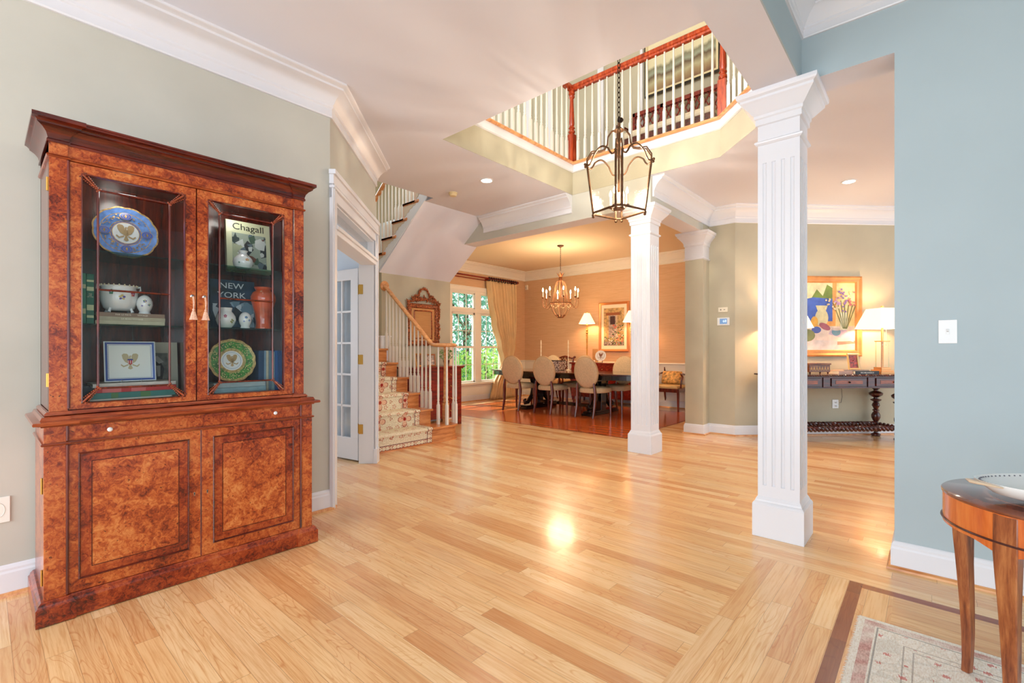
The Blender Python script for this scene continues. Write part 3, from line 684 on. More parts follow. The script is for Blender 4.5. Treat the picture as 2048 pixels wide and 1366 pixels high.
def plate(name, label, cat, loc, rx, rz, cols, tilt=-.16, lobes=12, centre='eagle', parent=None, rim=.006):
    """standing scalloped plate: disc facing -y"""
    t = thing(name, label, cat, loc)
    X = Matrix.Translation((0, 0, rz)) @ Matrix.Rotation(tilt, 4, 'X')
    m = MB(); m.xf = X; n = 96
    def ring(f, y): return [m.pt((rx * f * (1 + (.035 * abs(math.sin(lobes * PI * 2 * k / n / 2)) if f > .8 else 0)) * math.cos(2 * PI * k / n), y, rz * f * (1 + (.035 * abs(math.sin(lobes * PI * 2 * k / n / 2)) if f > .8 else 0)) * math.sin(2 * PI * k / n))) for k in range(n)]
    spec = cols['rings']       # (fraction, y, material index of the band inside it)
    R_ = [ring(f, y) for f, y, _ in spec]
    for i in range(len(R_) - 1):
        for k in range(n): m.m = spec[i][2]; m.face((R_[i][k], R_[i][(k + 1) % n], R_[i + 1][(k + 1) % n], R_[i + 1][k]))
    m.m = spec[-1][2]; m.face(R_[-1]); m.m = 0
    bk = ring(.97, .006); bc = ring(.55, .016)
    for k in range(n): m.face((R_[0][k], R_[0][(k + 1) % n], bk[(k + 1) % n], bk[k])); m.face((bk[k], bk[(k + 1) % n], bc[(k + 1) % n], bc[k]))
    m.face(bc); m.build('dish', cols['mats'], t, True, angle=50)
    return t, X
GILT = M((196, 160, 100), .35, .5, var=.3, vscale=90); PW = M((232, 236, 238), .2, coat=.4); PB = M((112, 156, 232), .2, coat=.4, var=.2, vscale=30)
PBD = M((70, 110, 205), .2, coat=.4); TAN = M((184, 156, 112), .4)
sb = {'mats': [GILT, PB, PBD, PW, M((210, 196, 170), .3)], 'rings': [(1, -.012, 0), (.95, -.011, 1), (.80, -.004, 0), (.775, -.0035, 1), (.50, .000, 0), (.47, .001, 2), (.44, .001, 0), (.41, .001, 3)]}
t, X = plate('blue_plate', 'scalloped blue and gilt plate with a gold eagle standing on the top left shelf', 'plate', (.507, 3.15, 1.67), .134, .134, sb)
m = MB(); m.xf = X
for a in range(4):
    cx, cz = .088 * math.cos(a * PI / 2) * 1.0, .088 * math.sin(a * PI / 2); m.m = 0; m.poly([(cx + .026 * math.cos(q * PI / 10), -.0075, cz + .020 * math.sin(q * PI / 10)) for q in range(20)])
    m.m = 1; m.poly([(cx + .024 * math.cos(q * PI / 10), -.008, cz + .0185 * math.sin(q * PI / 10)) for q in range(20)]); m.m = 0
    for rq in (.015,): [m.poly([(cx + rq * math.cos(q * PI / 6), -.0085, cz + rq * .9 * math.sin(q * PI / 6)), (cx + rq * math.cos((q + .5) * PI / 6) * .75, -.0085, cz + rq * .68 * math.sin((q + .5) * PI / 6)), (cx + rq * math.cos((q + 1) * PI / 6), -.0085, cz + rq * .9 * math.sin((q + 1) * PI / 6))]) for q in range(12)]
    m.m = 0; m.poly([(cx - .006, -.0085, cz), (cx, -.0085, cz + .010), (cx + .006, -.0085, cz), (cx, -.0085, cz - .010)])
rr = random.Random(3)
for q in range(90):
    a = rr.uniform(0, 2 * PI); f = rr.uniform(.56, .74); cx, cz = .134 * f * math.cos(a), .134 * f * math.sin(a); s_ = .0045; m.m = 0
    if min(abs((a / (PI / 2)) - round(a / (PI / 2))), 1) > .22: m.poly([(cx - s_, -.0075, cz), (cx, -.0075, cz + s_), (cx + s_, -.0075, cz), (cx, -.0075, cz - s_ * .6)])
m.build('gilt_medallions', [GILT, PBD], t)
m = MB(); m.xf = X; eagle(m, .045, 0, 0, 0, -.0009); m.build('gold_eagle', [TAN], t)
PG = M((74, 140, 60), .25, coat=.4, var=.35, vscale=60); PGL = M((190, 170, 110), .3, .3, var=.35, vscale=70)
sg = {'mats': [GILT, PGL, PG, PW, M((90, 140, 180), .3)], 'rings': [(1, -.012, 0), (.96, -.011, 1), (.88, -.008, 2), (.60, -.002, 1), (.50, 0, 0), (.47, .001, 3), (.40, .001, 4), (.385, .001, 3)]}
t, X = plate('round_plate', 'round green and gilt plate with a gold eagle in the lower right of the cabinet', 'plate', (.973, 3.04, 1.008), .122, .122, sg, lobes=14)
m = MB(); m.xf = X
for q in range(150):
    a = rr.uniform(0, 2 * PI); f = rr.uniform(.62, .88); cx, cz = .122 * f * math.cos(a), .122 * f * math.sin(a); s_ = .0028; m.poly([(cx - s_, -.0115, cz), (cx, -.0115, cz + s_), (cx + s_, -.0115, cz), (cx, -.0115, cz - s_)])
m.build('gilt_sprigs', [M((232, 214, 150), .4)], t)
m = MB(); m.xf = X; eagle(m, .036, 0, 0, 0, -.0009); m.build('gold_eagle', [TAN], t)
# square plate with federal eagle, on a wire easel
t = thing('square_plate', 'square white plate with blue border and shield-bearing eagle in the lower left of the cabinet', 'plate', (.509, 3.04, 1.031)); X = Matrix.Translation((0, 0, .0)) @ Matrix.Rotation(-.16, 4, 'X')
W2, H2 = .102, .200
m = MB(); m.xf = X @ Matrix.Translation((0, 0, .004)) @ Matrix.Rotation(PI / 2, 4, 'X'); m.m = 1
m.poly([(-W2 + .012, .012, .001), (W2 - .012, .012, .001), (W2 - .012, H2 - .012, .001), (-W2 + .012, H2 - .012, .001)]); m.m = 0
m.sweep([(-W2, 0), (W2, 0), (W2, H2), (-W2, H2)], [(0, -.004), (-.002, .008), (.002, .010), (.014, .002), (.014, -.004)], closed=True)
m.m = 2; m.sweep([(-W2 + .003, .003), (W2 - .003, .003), (W2 - .003, H2 - .003), (-W2 + .003, H2 - .003)], [(0, .0085), (0, .0096), (.009, .0053), (.009, .0045)], closed=True)
for q in range(38):
    for yy in (.016, H2 - .016): m.m = 2; m.poly([(-W2 + .017 + q * .00455, yy - .0022, .0014), (-W2 + .0187 + q * .00455, yy - .0022, .0014), (-W2 + .0187 + q * .00455, yy + .0022, .0014), (-W2 + .017 + q * .00455, yy + .0022, .0014)])
for q in range(36):
    for xx in (-W2 + .016, W2 - .016): m.poly([(xx - .0022, .018 + q * .0046, .0014), (xx + .0022, .018 + q * .0046, .0014), (xx + .0022, .020 + q * .0046, .0014), (xx - .0022, .020 + q * .0046, .0014)])
m.build('dish', [PW, M((236, 240, 236), .25, coat=.4), M((52, 84, 160), .3)], t)
m = MB(); m.xf = X; eagle(m, .042, 0, 0, .104, -.0012)
m.m = 1; m.poly([(-.011, -.0016, .116), (.011, -.0016, .116), (.011, -.0016, .110), (-.011, -.0016, .110)]); m.m = 2; m.poly([(-.011, -.0016, .110), (.011, -.0016, .110), (.010, -.0016, .094), (0, -.0016, .086), (-.010, -.0016, .094)])
m.m = 3
for q in (-2, 0, 2): m.poly([(q * .0042 - .0012, -.002, .110), (q * .0042 + .0012, -.002, .110), (q * .0040 + .0012, -.002, .094), (q * .0040 - .0012, -.002, .094)])
m.build('printed_eagle', [M((190, 176, 140), .4), M((40, 60, 160), .3), M((190, 60, 60), .3), PW], t)
m = MB()
for x in (-.04, .04): m.tube([(x, -.02, .012), (x, -.02, .001), (x, .05, .001), (x, .03, .08)], .0018, 6)
m.tube([(-.04, .04, .04), (.04, .04, .04)], .0018, 6)
m.build('easel', STEEL, t)
# ---- books
def book(label, loc, size, cover, pages=(232, 224, 206), rz=0, tilt=(0, 0), name='book', group=None, stand='flat', title=None, tcol=(230, 225, 200), bands=None, paperback=False):
    """stand flat: size = (length x, depth y, thickness z), spine faces -y.  stand up: (thickness x, depth y, height z), spine faces -y"""
    t = thing(name, label, 'book', loc, rz, group); t.rotation_euler = (tilt[0], tilt[1], rz)
    a, b, c = size; h = .0025; mc = cover if not isinstance(cover, tuple) else M(cover, .45, var=.06, vscale=30); mp = M(pages, .85)
    m = MB()
    if stand == 'flat': m.box(-a / 2, 0, 0, a / 2, b, h); m.box(-a / 2, 0, c - h, a / 2, b, c); m.box(-a / 2, -.001, 0, a / 2, h, c)
    elif stand == 'up': m.box(-a / 2, 0, 0, -a / 2 + h, b, c); m.box(a / 2 - h, 0, 0, a / 2, b, c); m.box(-a / 2, -.001, 0, a / 2, h, c)
    m.build('cover', mc, t, bev=.001)
    m = MB()
    if stand == 'flat': m.box(-a / 2 + .004, .003, h, a / 2 - .004, b - .004, c - h)
    else: m.box(-a / 2 + h, .003, .004, a / 2 - h, b - .004, c - .004)
    m.build('pages', mp, t)
    if bands:
        for p0, p1 in bands:
            m = MB()
            if stand == 'flat': m.box(-a / 2 + a * p0, -.0022, .001, -a / 2 + a * p1, -.0008, c - .001)
            else: m.box(-a / 2 + .001, -.0022, c * p0, a / 2 - .001, -.0008, c * p1)
            m.build('spine_band', M(tcol, .4), t)
    if title:
        if stand == 'flat': text(title, c * .55, M(tcol, .4), t, (0, -.0018, c / 2), (PI / 2, 0, 0), 'title')
        else: text(title, a * .5, M(tcol, .4), t, (0, -.0018, c * .55), (PI / 2, 0, 0), 'title')
    return t
g = 'green bound books on the left glass shelf'
book('dark green gilt-lettered book standing second from the left on the glass shelf', (.349, 3.0, 1.318), (.027, .19, .238), (16, 104, 78), stand='up', group=g, bands=((.12, .17), (.27, .38), (.66, .74), (.84, .88)), tcol=(196, 206, 160))
bk_ = bpy.data.objects['book']
text('THE\nLIFE\nOF THE', .0068, M((216, 220, 190), .4), bk_, (0, -.0024, .135), (PI / 2, 0, 0), 'title')
book('pale green book at the far left of the left glass shelf', (.323, 3.0, 1.318), (.022, .19, .239), (60, 140, 112), stand='up', group=g, bands=((.2, .3), (.7, .78)), tcol=(196, 206, 160))
g = 'paperbacks under the flowered bowl'
book('grey-beige paperback at the bottom of the stack under the flowered bowl', (.505, 3.0, 1.318), (.275, .17, .019), (196, 184, 156), group=g)
book('light beige paperback in the middle of the stack under the flowered bowl', (.508, 3.0, 1.337), (.272, .17, .020), (178, 166, 140), group=g, title='LE BEAU VOYAGE', tcol=(236, 228, 206))
book('brown paperback on top of the stack under the flowered bowl', (.506, 3.0, 1.357), (.273, .17, .020), (140, 114, 96), group=g, title='PAR LE PAYS        VOYAGE', tcol=(230, 216, 196))
def pots(name, label, cat, loc, prof, mats, seg=28, deco=None, extra=None, sx=1, sy=1):
    t = thing(name, label, cat, loc); m = MB(); m.lathe(prof, seg, sx=sx, sy=sy); m.build('body', mats, t, True, angle=60)
    if deco:
        for nm, (fn, mm) in deco.items(): b = MB(); fn(b); b.build(nm, mm, t)
    return t
def petals(m, prof_r, z, a0, size, cols, n=5, seed=0, sq=1):
    """small painted flower or butterfly lying on a turned surface; prof_r(z) = radius"""
    rr = random.Random(seed)
    for k in range(n):
        th = 2 * PI * k / n + .3; du, dv = size * .55 * math.cos(th), size * .55 * math.sin(th) * sq; m.m = cols[k % len(cols)]; pts = []
        for q in range(8):
            p = 2 * PI * q / 8; u = du + size * .42 * math.cos(p); v = dv + size * .34 * math.sin(p) * sq; zz = z + v; r = prof_r(zz) + .0012; a = a0 + u / max(r, .01)
            pts.append((r * math.cos(a), r * math.sin(a), zz))
        m.poly(pts)
FLM = [M((96, 84, 168), .35), M((206, 186, 118), .35), M((60, 130, 96), .35), M((176, 70, 110), .35), M((214, 120, 96), .35), M((84, 120, 200), .35), M((150, 150, 70), .35)]
def rfun(prof):
    def f(z):
        for (r0, z0), (r1, z1) in zip(prof, prof[1:]):
            if min(z0, z1) <= z <= max(z0, z1) and z1 != z0: return r0 + (r1 - r0) * (z - z0) / (z1 - z0)
        return prof[-1][0]
    return f
# flowered footed bowl
bp = [(.02, .012), (.05, .010), (.068, .022), (.080, .050), (.083, .075), (.080, .090), (.074, .100), (.078, .106), (.081, .110), (.078, .110), (.07, .100), (.07, .06), (.05, .04), (.001, .035)]
t = pots('flowered_bowl', 'white flowered porcelain bowl with scalloped gilt rim on the stack of paperbacks', 'bowl', (.470, 3.09, 1.377), [(r * .93, z * 1.27) for r, z in bp], WHITEP); t.scale = (1, 1, 1)
m = MB(); m.xf = Matrix.Diagonal((.94, .94, 1.27, 1)); f = rfun([(.05, .02), (.066, .03), (.079, .055), (.083, .075), (.080, .090), (.074, .1)])
petals(m, f, .062, -PI / 2, .016, [0, 1, 1], 5, sq=.8); petals(m, f, .082, -PI / 2 - .55, .012, [2, 2, 0], 5); petals(m, f, .078, -PI / 2 + .62, .013, [3, 4], 5); petals(m, f, .05, -PI / 2 + 1.1, .01, [5, 2], 5); m.build('painted_flowers', FLM, t)
m = MB(); m.xf = Matrix.Diagonal((.93, .93, 1.27, 1))
for q in range(22): a = 2 * PI * q / 22; m.ball((.080 * math.cos(a), .080 * math.sin(a), .111), .0042, 6)
m.build('gilt_rim', M((222, 206, 172), .3), t, True)
BX = Matrix.Diagonal((.93, .93, 1.27, 1))
for q in range(4): m = MB(); m.xf = BX; a = PI / 4 + q * PI / 2; m.tube([(.058 * math.cos(a), .058 * math.sin(a), .026), (.066 * math.cos(a), .066 * math.sin(a), .012), (.070 * math.cos(a), .070 * math.sin(a), .0035)], [.007, .006, .008], 8); m.build('foot', WHITEP, t, True)
for sg_ in (-1, 1): m = MB(); m.xf = BX; m.tube([(sg_ * .076, 0, .085), (sg_ * .094, 0, .098), (sg_ * .092, 0, .112), (sg_ * .080, 0, .108)], .004, 6); m.build('handle', WHITEP, t, True)
def egg(label, loc, cols, seed, k=1.0, group='painted porcelain eggs'):
    ep = [(.020, 0), (.0205, .004), (.018, .008), (.018, .010), (.0245, .022), (.0275, .034), (.0265, .046), (.022, .057), (.0145, .065), (.006, .069), (.001, .0697)]
    ep = [(r * k * 1.2, z * k * 1.36) for r, z in ep]
    t = pots('porcelain_egg', label, 'ornament', loc, ep, WHITEP, 22); t['group'] = group
    m = MB(); f = rfun(ep); petals(m, f, .063 * k, -PI / 2 - .15, .0085 * k, cols, 5, seed); petals(m, f, .046 * k, -PI / 2 + .35, .007 * k, cols[::-1], 4, seed); petals(m, f, .040 * k, -PI / 2 - .5, .005 * k, [cols[0]], 4)
    m.build('painted_flowers', FLM, t); return t
egg('white porcelain egg painted with purple flower beside the flowered bowl', (.567, 3.05, 1.377), [0, 1, 2], 1, 1.05)
egg('white porcelain egg painted with blue flowers, in front of the dark city book', (1.040, 3.03, 1.318), [5, 2, 5], 2, 1.03)
# big book lying behind, pale sheet and dark photograph in lower left
book('dark blue thick book lying under the square plate, at the bottom left of the cabinet', (.45, 3.08, .925), (.38, .20, .092), (34, 60, 84), pages=(222, 226, 220))
g = 'flat books behind the lower left glazing bars'
book('white slim book lying on top of the red book under the square plate', (.52, 2.975, 1.012), (.33, .22, .018), (214, 208, 196), group=g)
book('red and pink clothbound book lying above the green one inside the left door', (.52, 2.945, .988), (.32, .13, .024), (176, 34, 38), group=g, bands=((.08, .30), (.42, .6)), tcol=(196, 96, 96))
book('dark green book lying lowest inside the left glazed door', (.51, 2.940, .960), (.33, .13, .028), (44, 110, 104), group=g, bands=((.22, .3), (.56, .68)), tcol=(70, 110, 60), title=None)
book('pale grey flat book at the very bottom inside the left glazed door', (.50, 2.942, .925), (.32, .13, .035), (196, 190, 176))
t = thing('framed_photograph', 'pale matted photograph with a dark rider leaning behind the square plate', 'photograph', (.672, 3.19, .926)); m = MB(); m.xf = Matrix.Rotation(-.1, 4, 'X')
m.box(-.075, 0, 0, .075, .006, .31); m.build('mat_board', M((206, 198, 178), .8), t)
m = MB(); m.xf = Matrix.Rotation(-.1, 4, 'X'); m.poly([(-.065, -.001, .09), (.03, -.001, .09), (.03, -.001, .25), (-.065, -.001, .25)]); m.m = 1
m.poly([(-.06, -.002, .095), (-.0, -.002, .095), (.012, -.002, .16), (-.01, -.002, .215), (-.04, -.002, .235), (-.06, -.002, .2)]); m.m = 2; m.poly([(-.02, -.003, .12), (-.008, -.003, .12), (-.006, -.003, .18), (-.025, -.003, .18)]); m.poly([(-.04, -.003, .22), (-.02, -.003, .235), (.01, -.003, .20), (-.012, -.003, .19)])
m.build('picture', [M((120, 118, 110), .6, var=.3, vscale=30), M((40, 30, 34), .6, var=.4, vscale=60), M((180, 176, 170), .6)], t)
# tall art book with black title on pale cover
t = thing('art_book', 'large pale green art book titled Chagall standing on the upper right glass shelf', 'book', (1.105, 3.14, 1.668)); Xb = Matrix.Rotation(-.10, 4, 'X')
CB_W, CB_H = .126, .315
m = MB(); m.xf = Xb; m.box(-CB_W, 0, 0, CB_W, .003, CB_H); m.box(-CB_W, .025, 0, CB_W, .028, CB_H); m.box(-CB_W, 0, 0, -CB_W + .003, .028, CB_H); m.build('cover', M((206, 212, 176), .4, coat=.3), t, bev=.001)
m = MB(); m.xf = Xb; m.box(-CB_W + .003, .003, .004, CB_W - .004, .025, CB_H - .004); m.build('pages', M((232, 224, 206), .85), t)
def quilt(m, x0, x1, z0, z1, y, n, mats, seed):
    rr = random.Random(seed); m.m = 0; m.poly([(x0, y, z0), (x1, y, z0), (x1, y, z1), (x0, y, z1)])
    for k in range(n):
        cx, cz = rr.uniform(x0, x1), rr.uniform(z0, z1); r = rr.uniform(.08, .22) * (x1 - x0); c = rr.randint(3, 6); a0 = rr.uniform(0, 6); m.m = rr.randint(1, mats - 1)
        pts = [(min(x1, max(x0, cx + r * rr.uniform(.5, 1) * math.cos(a0 + 2 * PI * q / c))), y - .00004 * (k + 1), min(z1, max(z0, cz + r * rr.uniform(.5, 1.3) * math.sin(a0 + 2 * PI * q / c)))) for q in range(c)]
        m.poly(pts)
m = MB(); m.xf = Xb; quilt(m, -.094, .100, .03, .24, -.0006, 34, 8, 11)
m.build('cover_picture', [M((150, 164, 150), .5), M((40, 60, 60), .5), M((200, 208, 204), .5), M((90, 110, 120), .5), M((60, 90, 70), .5), M((110, 60, 44), .5), M((170, 180, 150), .5), M((30, 36, 40), .5)], t)
tt = text('Chagall', .056, M((40, 40, 36), .5), t, (0, 0, 0), (0, 0, 0), 'title', sx=1.12); tt.matrix_local = Xb @ Matrix.Translation((0, -.0012, .278)) @ Matrix.Rotation(PI / 2, 4, 'X') @ Matrix.Diagonal((1.12, 1, 1, 1))
vp = [(.028, 0), (.032, .004), (.044, .02), (.049, .037), (.045, .053), (.034, .066), (.022, .076), (.018, .084), (.022, .092), (.024, .095), (.020, .094), (.014, .08), (.001, .07)]
t = pots('butterfly_vase', 'white round-bellied vase painted with an orange butterfly in front of the art book', 'vase', (1.035, 3.05, 1.668), [(r * 1.1, z * 1.16) for r, z in vp], WHITEP)
m = MB(); m.xf = Matrix.Diagonal((1.11, 1.11, 1.16, 1)); f = rfun(vp[:8]); petals(m, f, .046, -PI / 2 + .1, .0115, [1, 4], 5, sq=.7); petals(m, f, .030, -PI / 2 - .7, .005, [2], 4); petals(m, f, .066, -PI / 2 + .3, .005, [6], 3); m.build('painted_butterfly', FLM, t)
# city book
t = thing('city_book', 'dark blue book titled New York behind the orange vase on the right glass shelf', 'book', (1.0, 3.12, 1.318), math.radians(-4)); Xb = Matrix.Rotation(-.06, 4, 'X')
m = MB(); m.xf = Xb; m.box(-.112, 0, 0, .125, .003, .292); m.box(-.112, .036, 0, .125, .039, .292); m.box(-.112, 0, 0, -.109, .039, .292); m.build('cover', M((30, 52, 76), .3, coat=.4, var=.5, vscale=12), t, bev=.001)
m = MB(); m.xf = Xb; m.box(-.109, .003, .004, .121, .036, .288); m.build('pages', M((232, 224, 206), .85), t)
m = MB(); m.xf = Xb; quilt(m, -.10, .12, .01, .165, -.0006, 18, 6, 5)
m.build('cover_picture', [M((40, 60, 84), .4), M((140, 164, 184), .4, var=.4, vscale=25), M((200, 212, 222), .4), M((70, 96, 120), .4, var=.4, vscale=25), M((20, 30, 46), .4), M((110, 140, 160), .4)], t)
for s_, z in (('NEW', .256), ('YORK', .200)):
    tt = text(s_, .048, M((214, 222, 230), .5), t, (0, 0, 0), (0, 0, 0), 'title'); tt.matrix_local = Xb @ Matrix.Translation((.0, -.0016, z)) @ Matrix.Rotation(PI / 2, 4, 'X') @ Matrix.Diagonal((1.18, 1, 1, 1))
op = [(.036, 0), (.038, .004), (.035, .010), (.034, .03), (.038, .065), (.048, .10), (.056, .125), (.057, .14), (.050, .158), (.038, .166), (.034, .170), (.040, .178), (.041, .182), (.035, .18), (.028, .165), (.001, .15)]
op = [(r * 1.25, z * 1.40) for r, z in op]
pots('orange_vase', 'glossy orange lustre vase at the right of the middle glass shelf', 'vase', (1.153, 3.06, 1.318), op, M((216, 84, 36), .12, coat=.8, var=.2, vscale=12))
jp = [(.028, 0), (.032, .003), (.048, .02), (.057, .042), (.054, .062), (.042, .08), (.033, .088), (.034, .096), (.037, .108), (.034, .108), (.03, .09), (.001, .08)]
t = pots('flowered_jar', 'white flowered jar in front of the dark city book', 'jar', (.941, 3.04, 1.318), [(r * .9, z * 1.08) for r, z in jp], WHITEP)
m = MB(); m.xf = Matrix.Diagonal((.91, .91, 1.08, 1)); f = rfun(jp[:8]); petals(m, f, .062, -PI / 2 - .35, .010, [3, 3, 3], 5); petals(m, f, .036, -PI / 2 + .35, .012, [6, 6], 4, sq=1.2); petals(m, f, .05, -PI / 2 - .9, .007, [2], 4); m.build('painted_flowers', FLM, t)
# lower right shelf: books
g = 'flat blue-grey books at the bottom of the right side'
for k, (c_, L_) in enumerate((((120, 150, 150), .27), ((132, 160, 168), .275), ((150, 170, 176), .27))):
    book(('blue-grey book lying lowest inside the right glazed door', 'blue-grey book lying in the middle of the three inside the right door', 'pale blue-grey book lying on top of the three inside the right door')[k], (.99, 2.955, .925 + .0275 * k), (L_, .15, .0265), c_, group=g)
for k, (x, wd_, c_, lb) in enumerate(((1.130, .03, (34, 66, 104), 'dark navy book standing right of the green plate'), (1.1515, .011, (120, 150, 176), 'slim pale blue book standing just right of the navy book'), (1.165, .014, (196, 192, 170), 'cream slim book standing among the blue books'), (1.181, .015, (110, 140, 160), 'grey-blue book standing right of the cream one'), (1.1985, .017, (150, 180, 190), 'light blue book standing third from the right end'), (1.2195, .02, (44, 96, 160), 'bright blue book standing second from the right end'), (1.242, .02, (36, 78, 140), 'deep blue book standing at the right end of the row'))):
    book(lb, (x, 3.03, .925), (wd_, .17, .262 - (.0 if k != 4 else .006)), c_, stand='up', group='books standing in the lower right of the cabinet')
# ================================================================= STAIRS
RISE = .2; TREAD = .255; Y0 = 4.68
SX0, SX1 = 2.82, 3.97
stair = thing('staircase', 'oak staircase with white balusters, rising behind the french door', 'staircase', (3.4, 4.9, 0))
def sm(): m = MB(); m.xf = Matrix.Translation((-3.4, -4.9, 0)); return m
NS = 10
for k in range(NS):
    y = Y0 + k * TREAD; z = RISE * (k + 1); m = sm()
    if k == 0:
        # bullnose first step
        pts = [(SX0, y), (4.13, y)] + [(4.13 + .15 * math.sin(a * PI / 12), y + .15 - .15 * math.cos(a * PI / 12)) for a in range(1, 12)] + [(4.13, y + .30), (SX0, y + .30)]
        m.prism(pts, z - .028, z); m.build('tread', OAKX, stair, bev=.006)
        m = sm(); pts2 = [(SX0, y + .028), (4.13, y + .028)] + [(4.13 + .122 * math.sin(a * PI / 12), y + .15 - .122 * math.cos(a * PI / 12)) for a in range(1, 12)] + [(4.13, y + .272), (SX0, y + .272)]
        m.prism(pts2, 0, z - .028); m.build('riser', OAKX, stair)
        m = sm(); pts3 = [(SX0, y + .012), (4.135, y + .012)] + [(4.135 + .138 * math.sin(a * PI / 12), y + .15 - .138 * math.cos(a * PI / 12)) for a in range(1, 12)] + [(4.13, y + .288), (SX0, y + .288)]
        m.prism(pts3, 0, .018); m.build('shoe_moulding', OAKX, stair)
    else:
        m.box(SX0, y, z - .028, SX1 + .025, y + TREAD + .03, z); m.build('tread', OAKX, stair, bev=.005)
        m = sm(); m.box(SX0, y + .028, z - RISE, SX1, y + .045, z - .028); m.build('riser', OAKX, stair)
m = sm()    # closed stringer under the open side
m.prism([(Y0 + .28, 0)] + sum([[(Y0 + .03 + k * TREAD, RISE * k - .001 if k else 0), (Y0 + .03 + k * TREAD, RISE * (k + 1) - .03)] for k in range(1, NS)], []) + [(Y0 + .03 + NS * TREAD, RISE * NS - .03), (Y0 + .03 + NS * TREAD, 0)], SX1 - .03, SX1 - .002, 'x')
m.build('stringer', TRIM, stair)
m = sm(); m.box(SX0, Y0 + NS * TREAD - .1, 1.97, 5.13, 7.88, 2.0); m.build('landing', OAKX, stair)
m = sm(); m.box(3.90, 6.02, 1.02, 4.06, 6.065, 1.37); m.box(3.89, 6.01, 1.37, 4.07, 6.066, 1.39); m.build('wainscot_panel', TRIM, stair)
def baluster_mb(h, hb):
    m = MB(); m.box(-.016, -.016, 0, .016, .016, hb)
    m.lathe([(.0226, hb), (.014, hb + .025)], 4, rot=PI / 4)
    m.lathe([(.014, hb + .02), (.017, hb + .032), (.0125, hb + .045), (.0125, hb + .055), (.016, hb + .066), (.0135, hb + .08), (.0155, hb + .12), (.0095, h)], 10); return m
def rail_z(y): return 1.262 + (y - 4.961) * .795 if y > 4.961 else 1.245
PROTO = {}
def baluster(x, y, z0, z1, parent, off, hb=.22):
    h = round(z1 - z0, 2); key = (h, hb)
    if key not in PROTO: PROTO[key] = baluster_mb(h, hb).build('baluster', TRIMW, parent, True, angle=35); o = PROTO[key]
    else: o = PROTO[key].copy(); C.objects.link(o); o.parent = parent
    o.location = (x - off[0], y - off[1], z0 - off[2]); return o
OFS = (3.4, 4.9, 0)
for k in range(1, 6):
    for j in range(3):
        y = Y0 + k * TREAD + .045 + j * .085
        if y < 6.02: baluster(3.975, y, RISE * (k + 1), rail_z(y) - .03, stair, OFS)
for x, y in ((4.015, 4.86), (4.06, 4.74), (4.235, 4.76), (4.26, 4.84), (4.20, 4.93)): baluster(x, y, .2, 1.215, stair, OFS, .25)
m = sm()
def railsec(path, m, w_=.032, h_=.03):
    m.tube(path, w_, 12, squash=.8)
R = [(3.985, 6.05, rail_z(6.05))] + [(3.985, y, rail_z(y)) for y in (5.8, 5.4, 5.1, 5.0)] + [(3.985, 4.95, 1.256), (3.988, 4.90, 1.246), (3.995, 4.85, 1.245), (4.02, 4.79, 1.245), (4.07, 4.745, 1.245), (4.13, 4.73, 1.245), (4.20, 4.75, 1.245), (4.235, 4.80, 1.245), (4.23, 4.86, 1.245), (4.19, 4.90, 1.245), (4.14, 4.90, 1.245), (4.11, 4.87, 1.245), (4.12, 4.84, 1.245)]
m.tube(R, [.034] * 15 + [.032, .030, .029, .028], 12, squash=.75); m.lathe([(.045, -.022), (.05, 0), (.045, .022), (.02, .028)], 20, (4.145, 4.845, 1.243))
m.build('handrail', OAK, stair, True)
m = sm(); m.xf = m.xf @ Matrix.Translation((3.985, 6.065, rail_z(6.05))) @ Matrix.Rotation(PI / 2, 4, 'X'); m.lathe([(.075, 0), (.075, .012), (.068, .02), (.03, .022)], 24); m.build('rosette', OAK, stair, True)
m = sm(); m.lathe([(.045, .2), (.045, .46), (.05, .47)], 4, (4.145, 4.86, 0), rot=PI / 4); m.lathe([(.03, .47), (.042, .49), (.032, .51), (.032, .525), (.042, .54), (.03, .57), (.034, .62), (.026, 1.1), (.034, 1.12), (.026, 1.14), (.03, 1.22)], 16, (4.145, 4.86, 0)); m.build('newel', OAK, stair, True, angle=35)
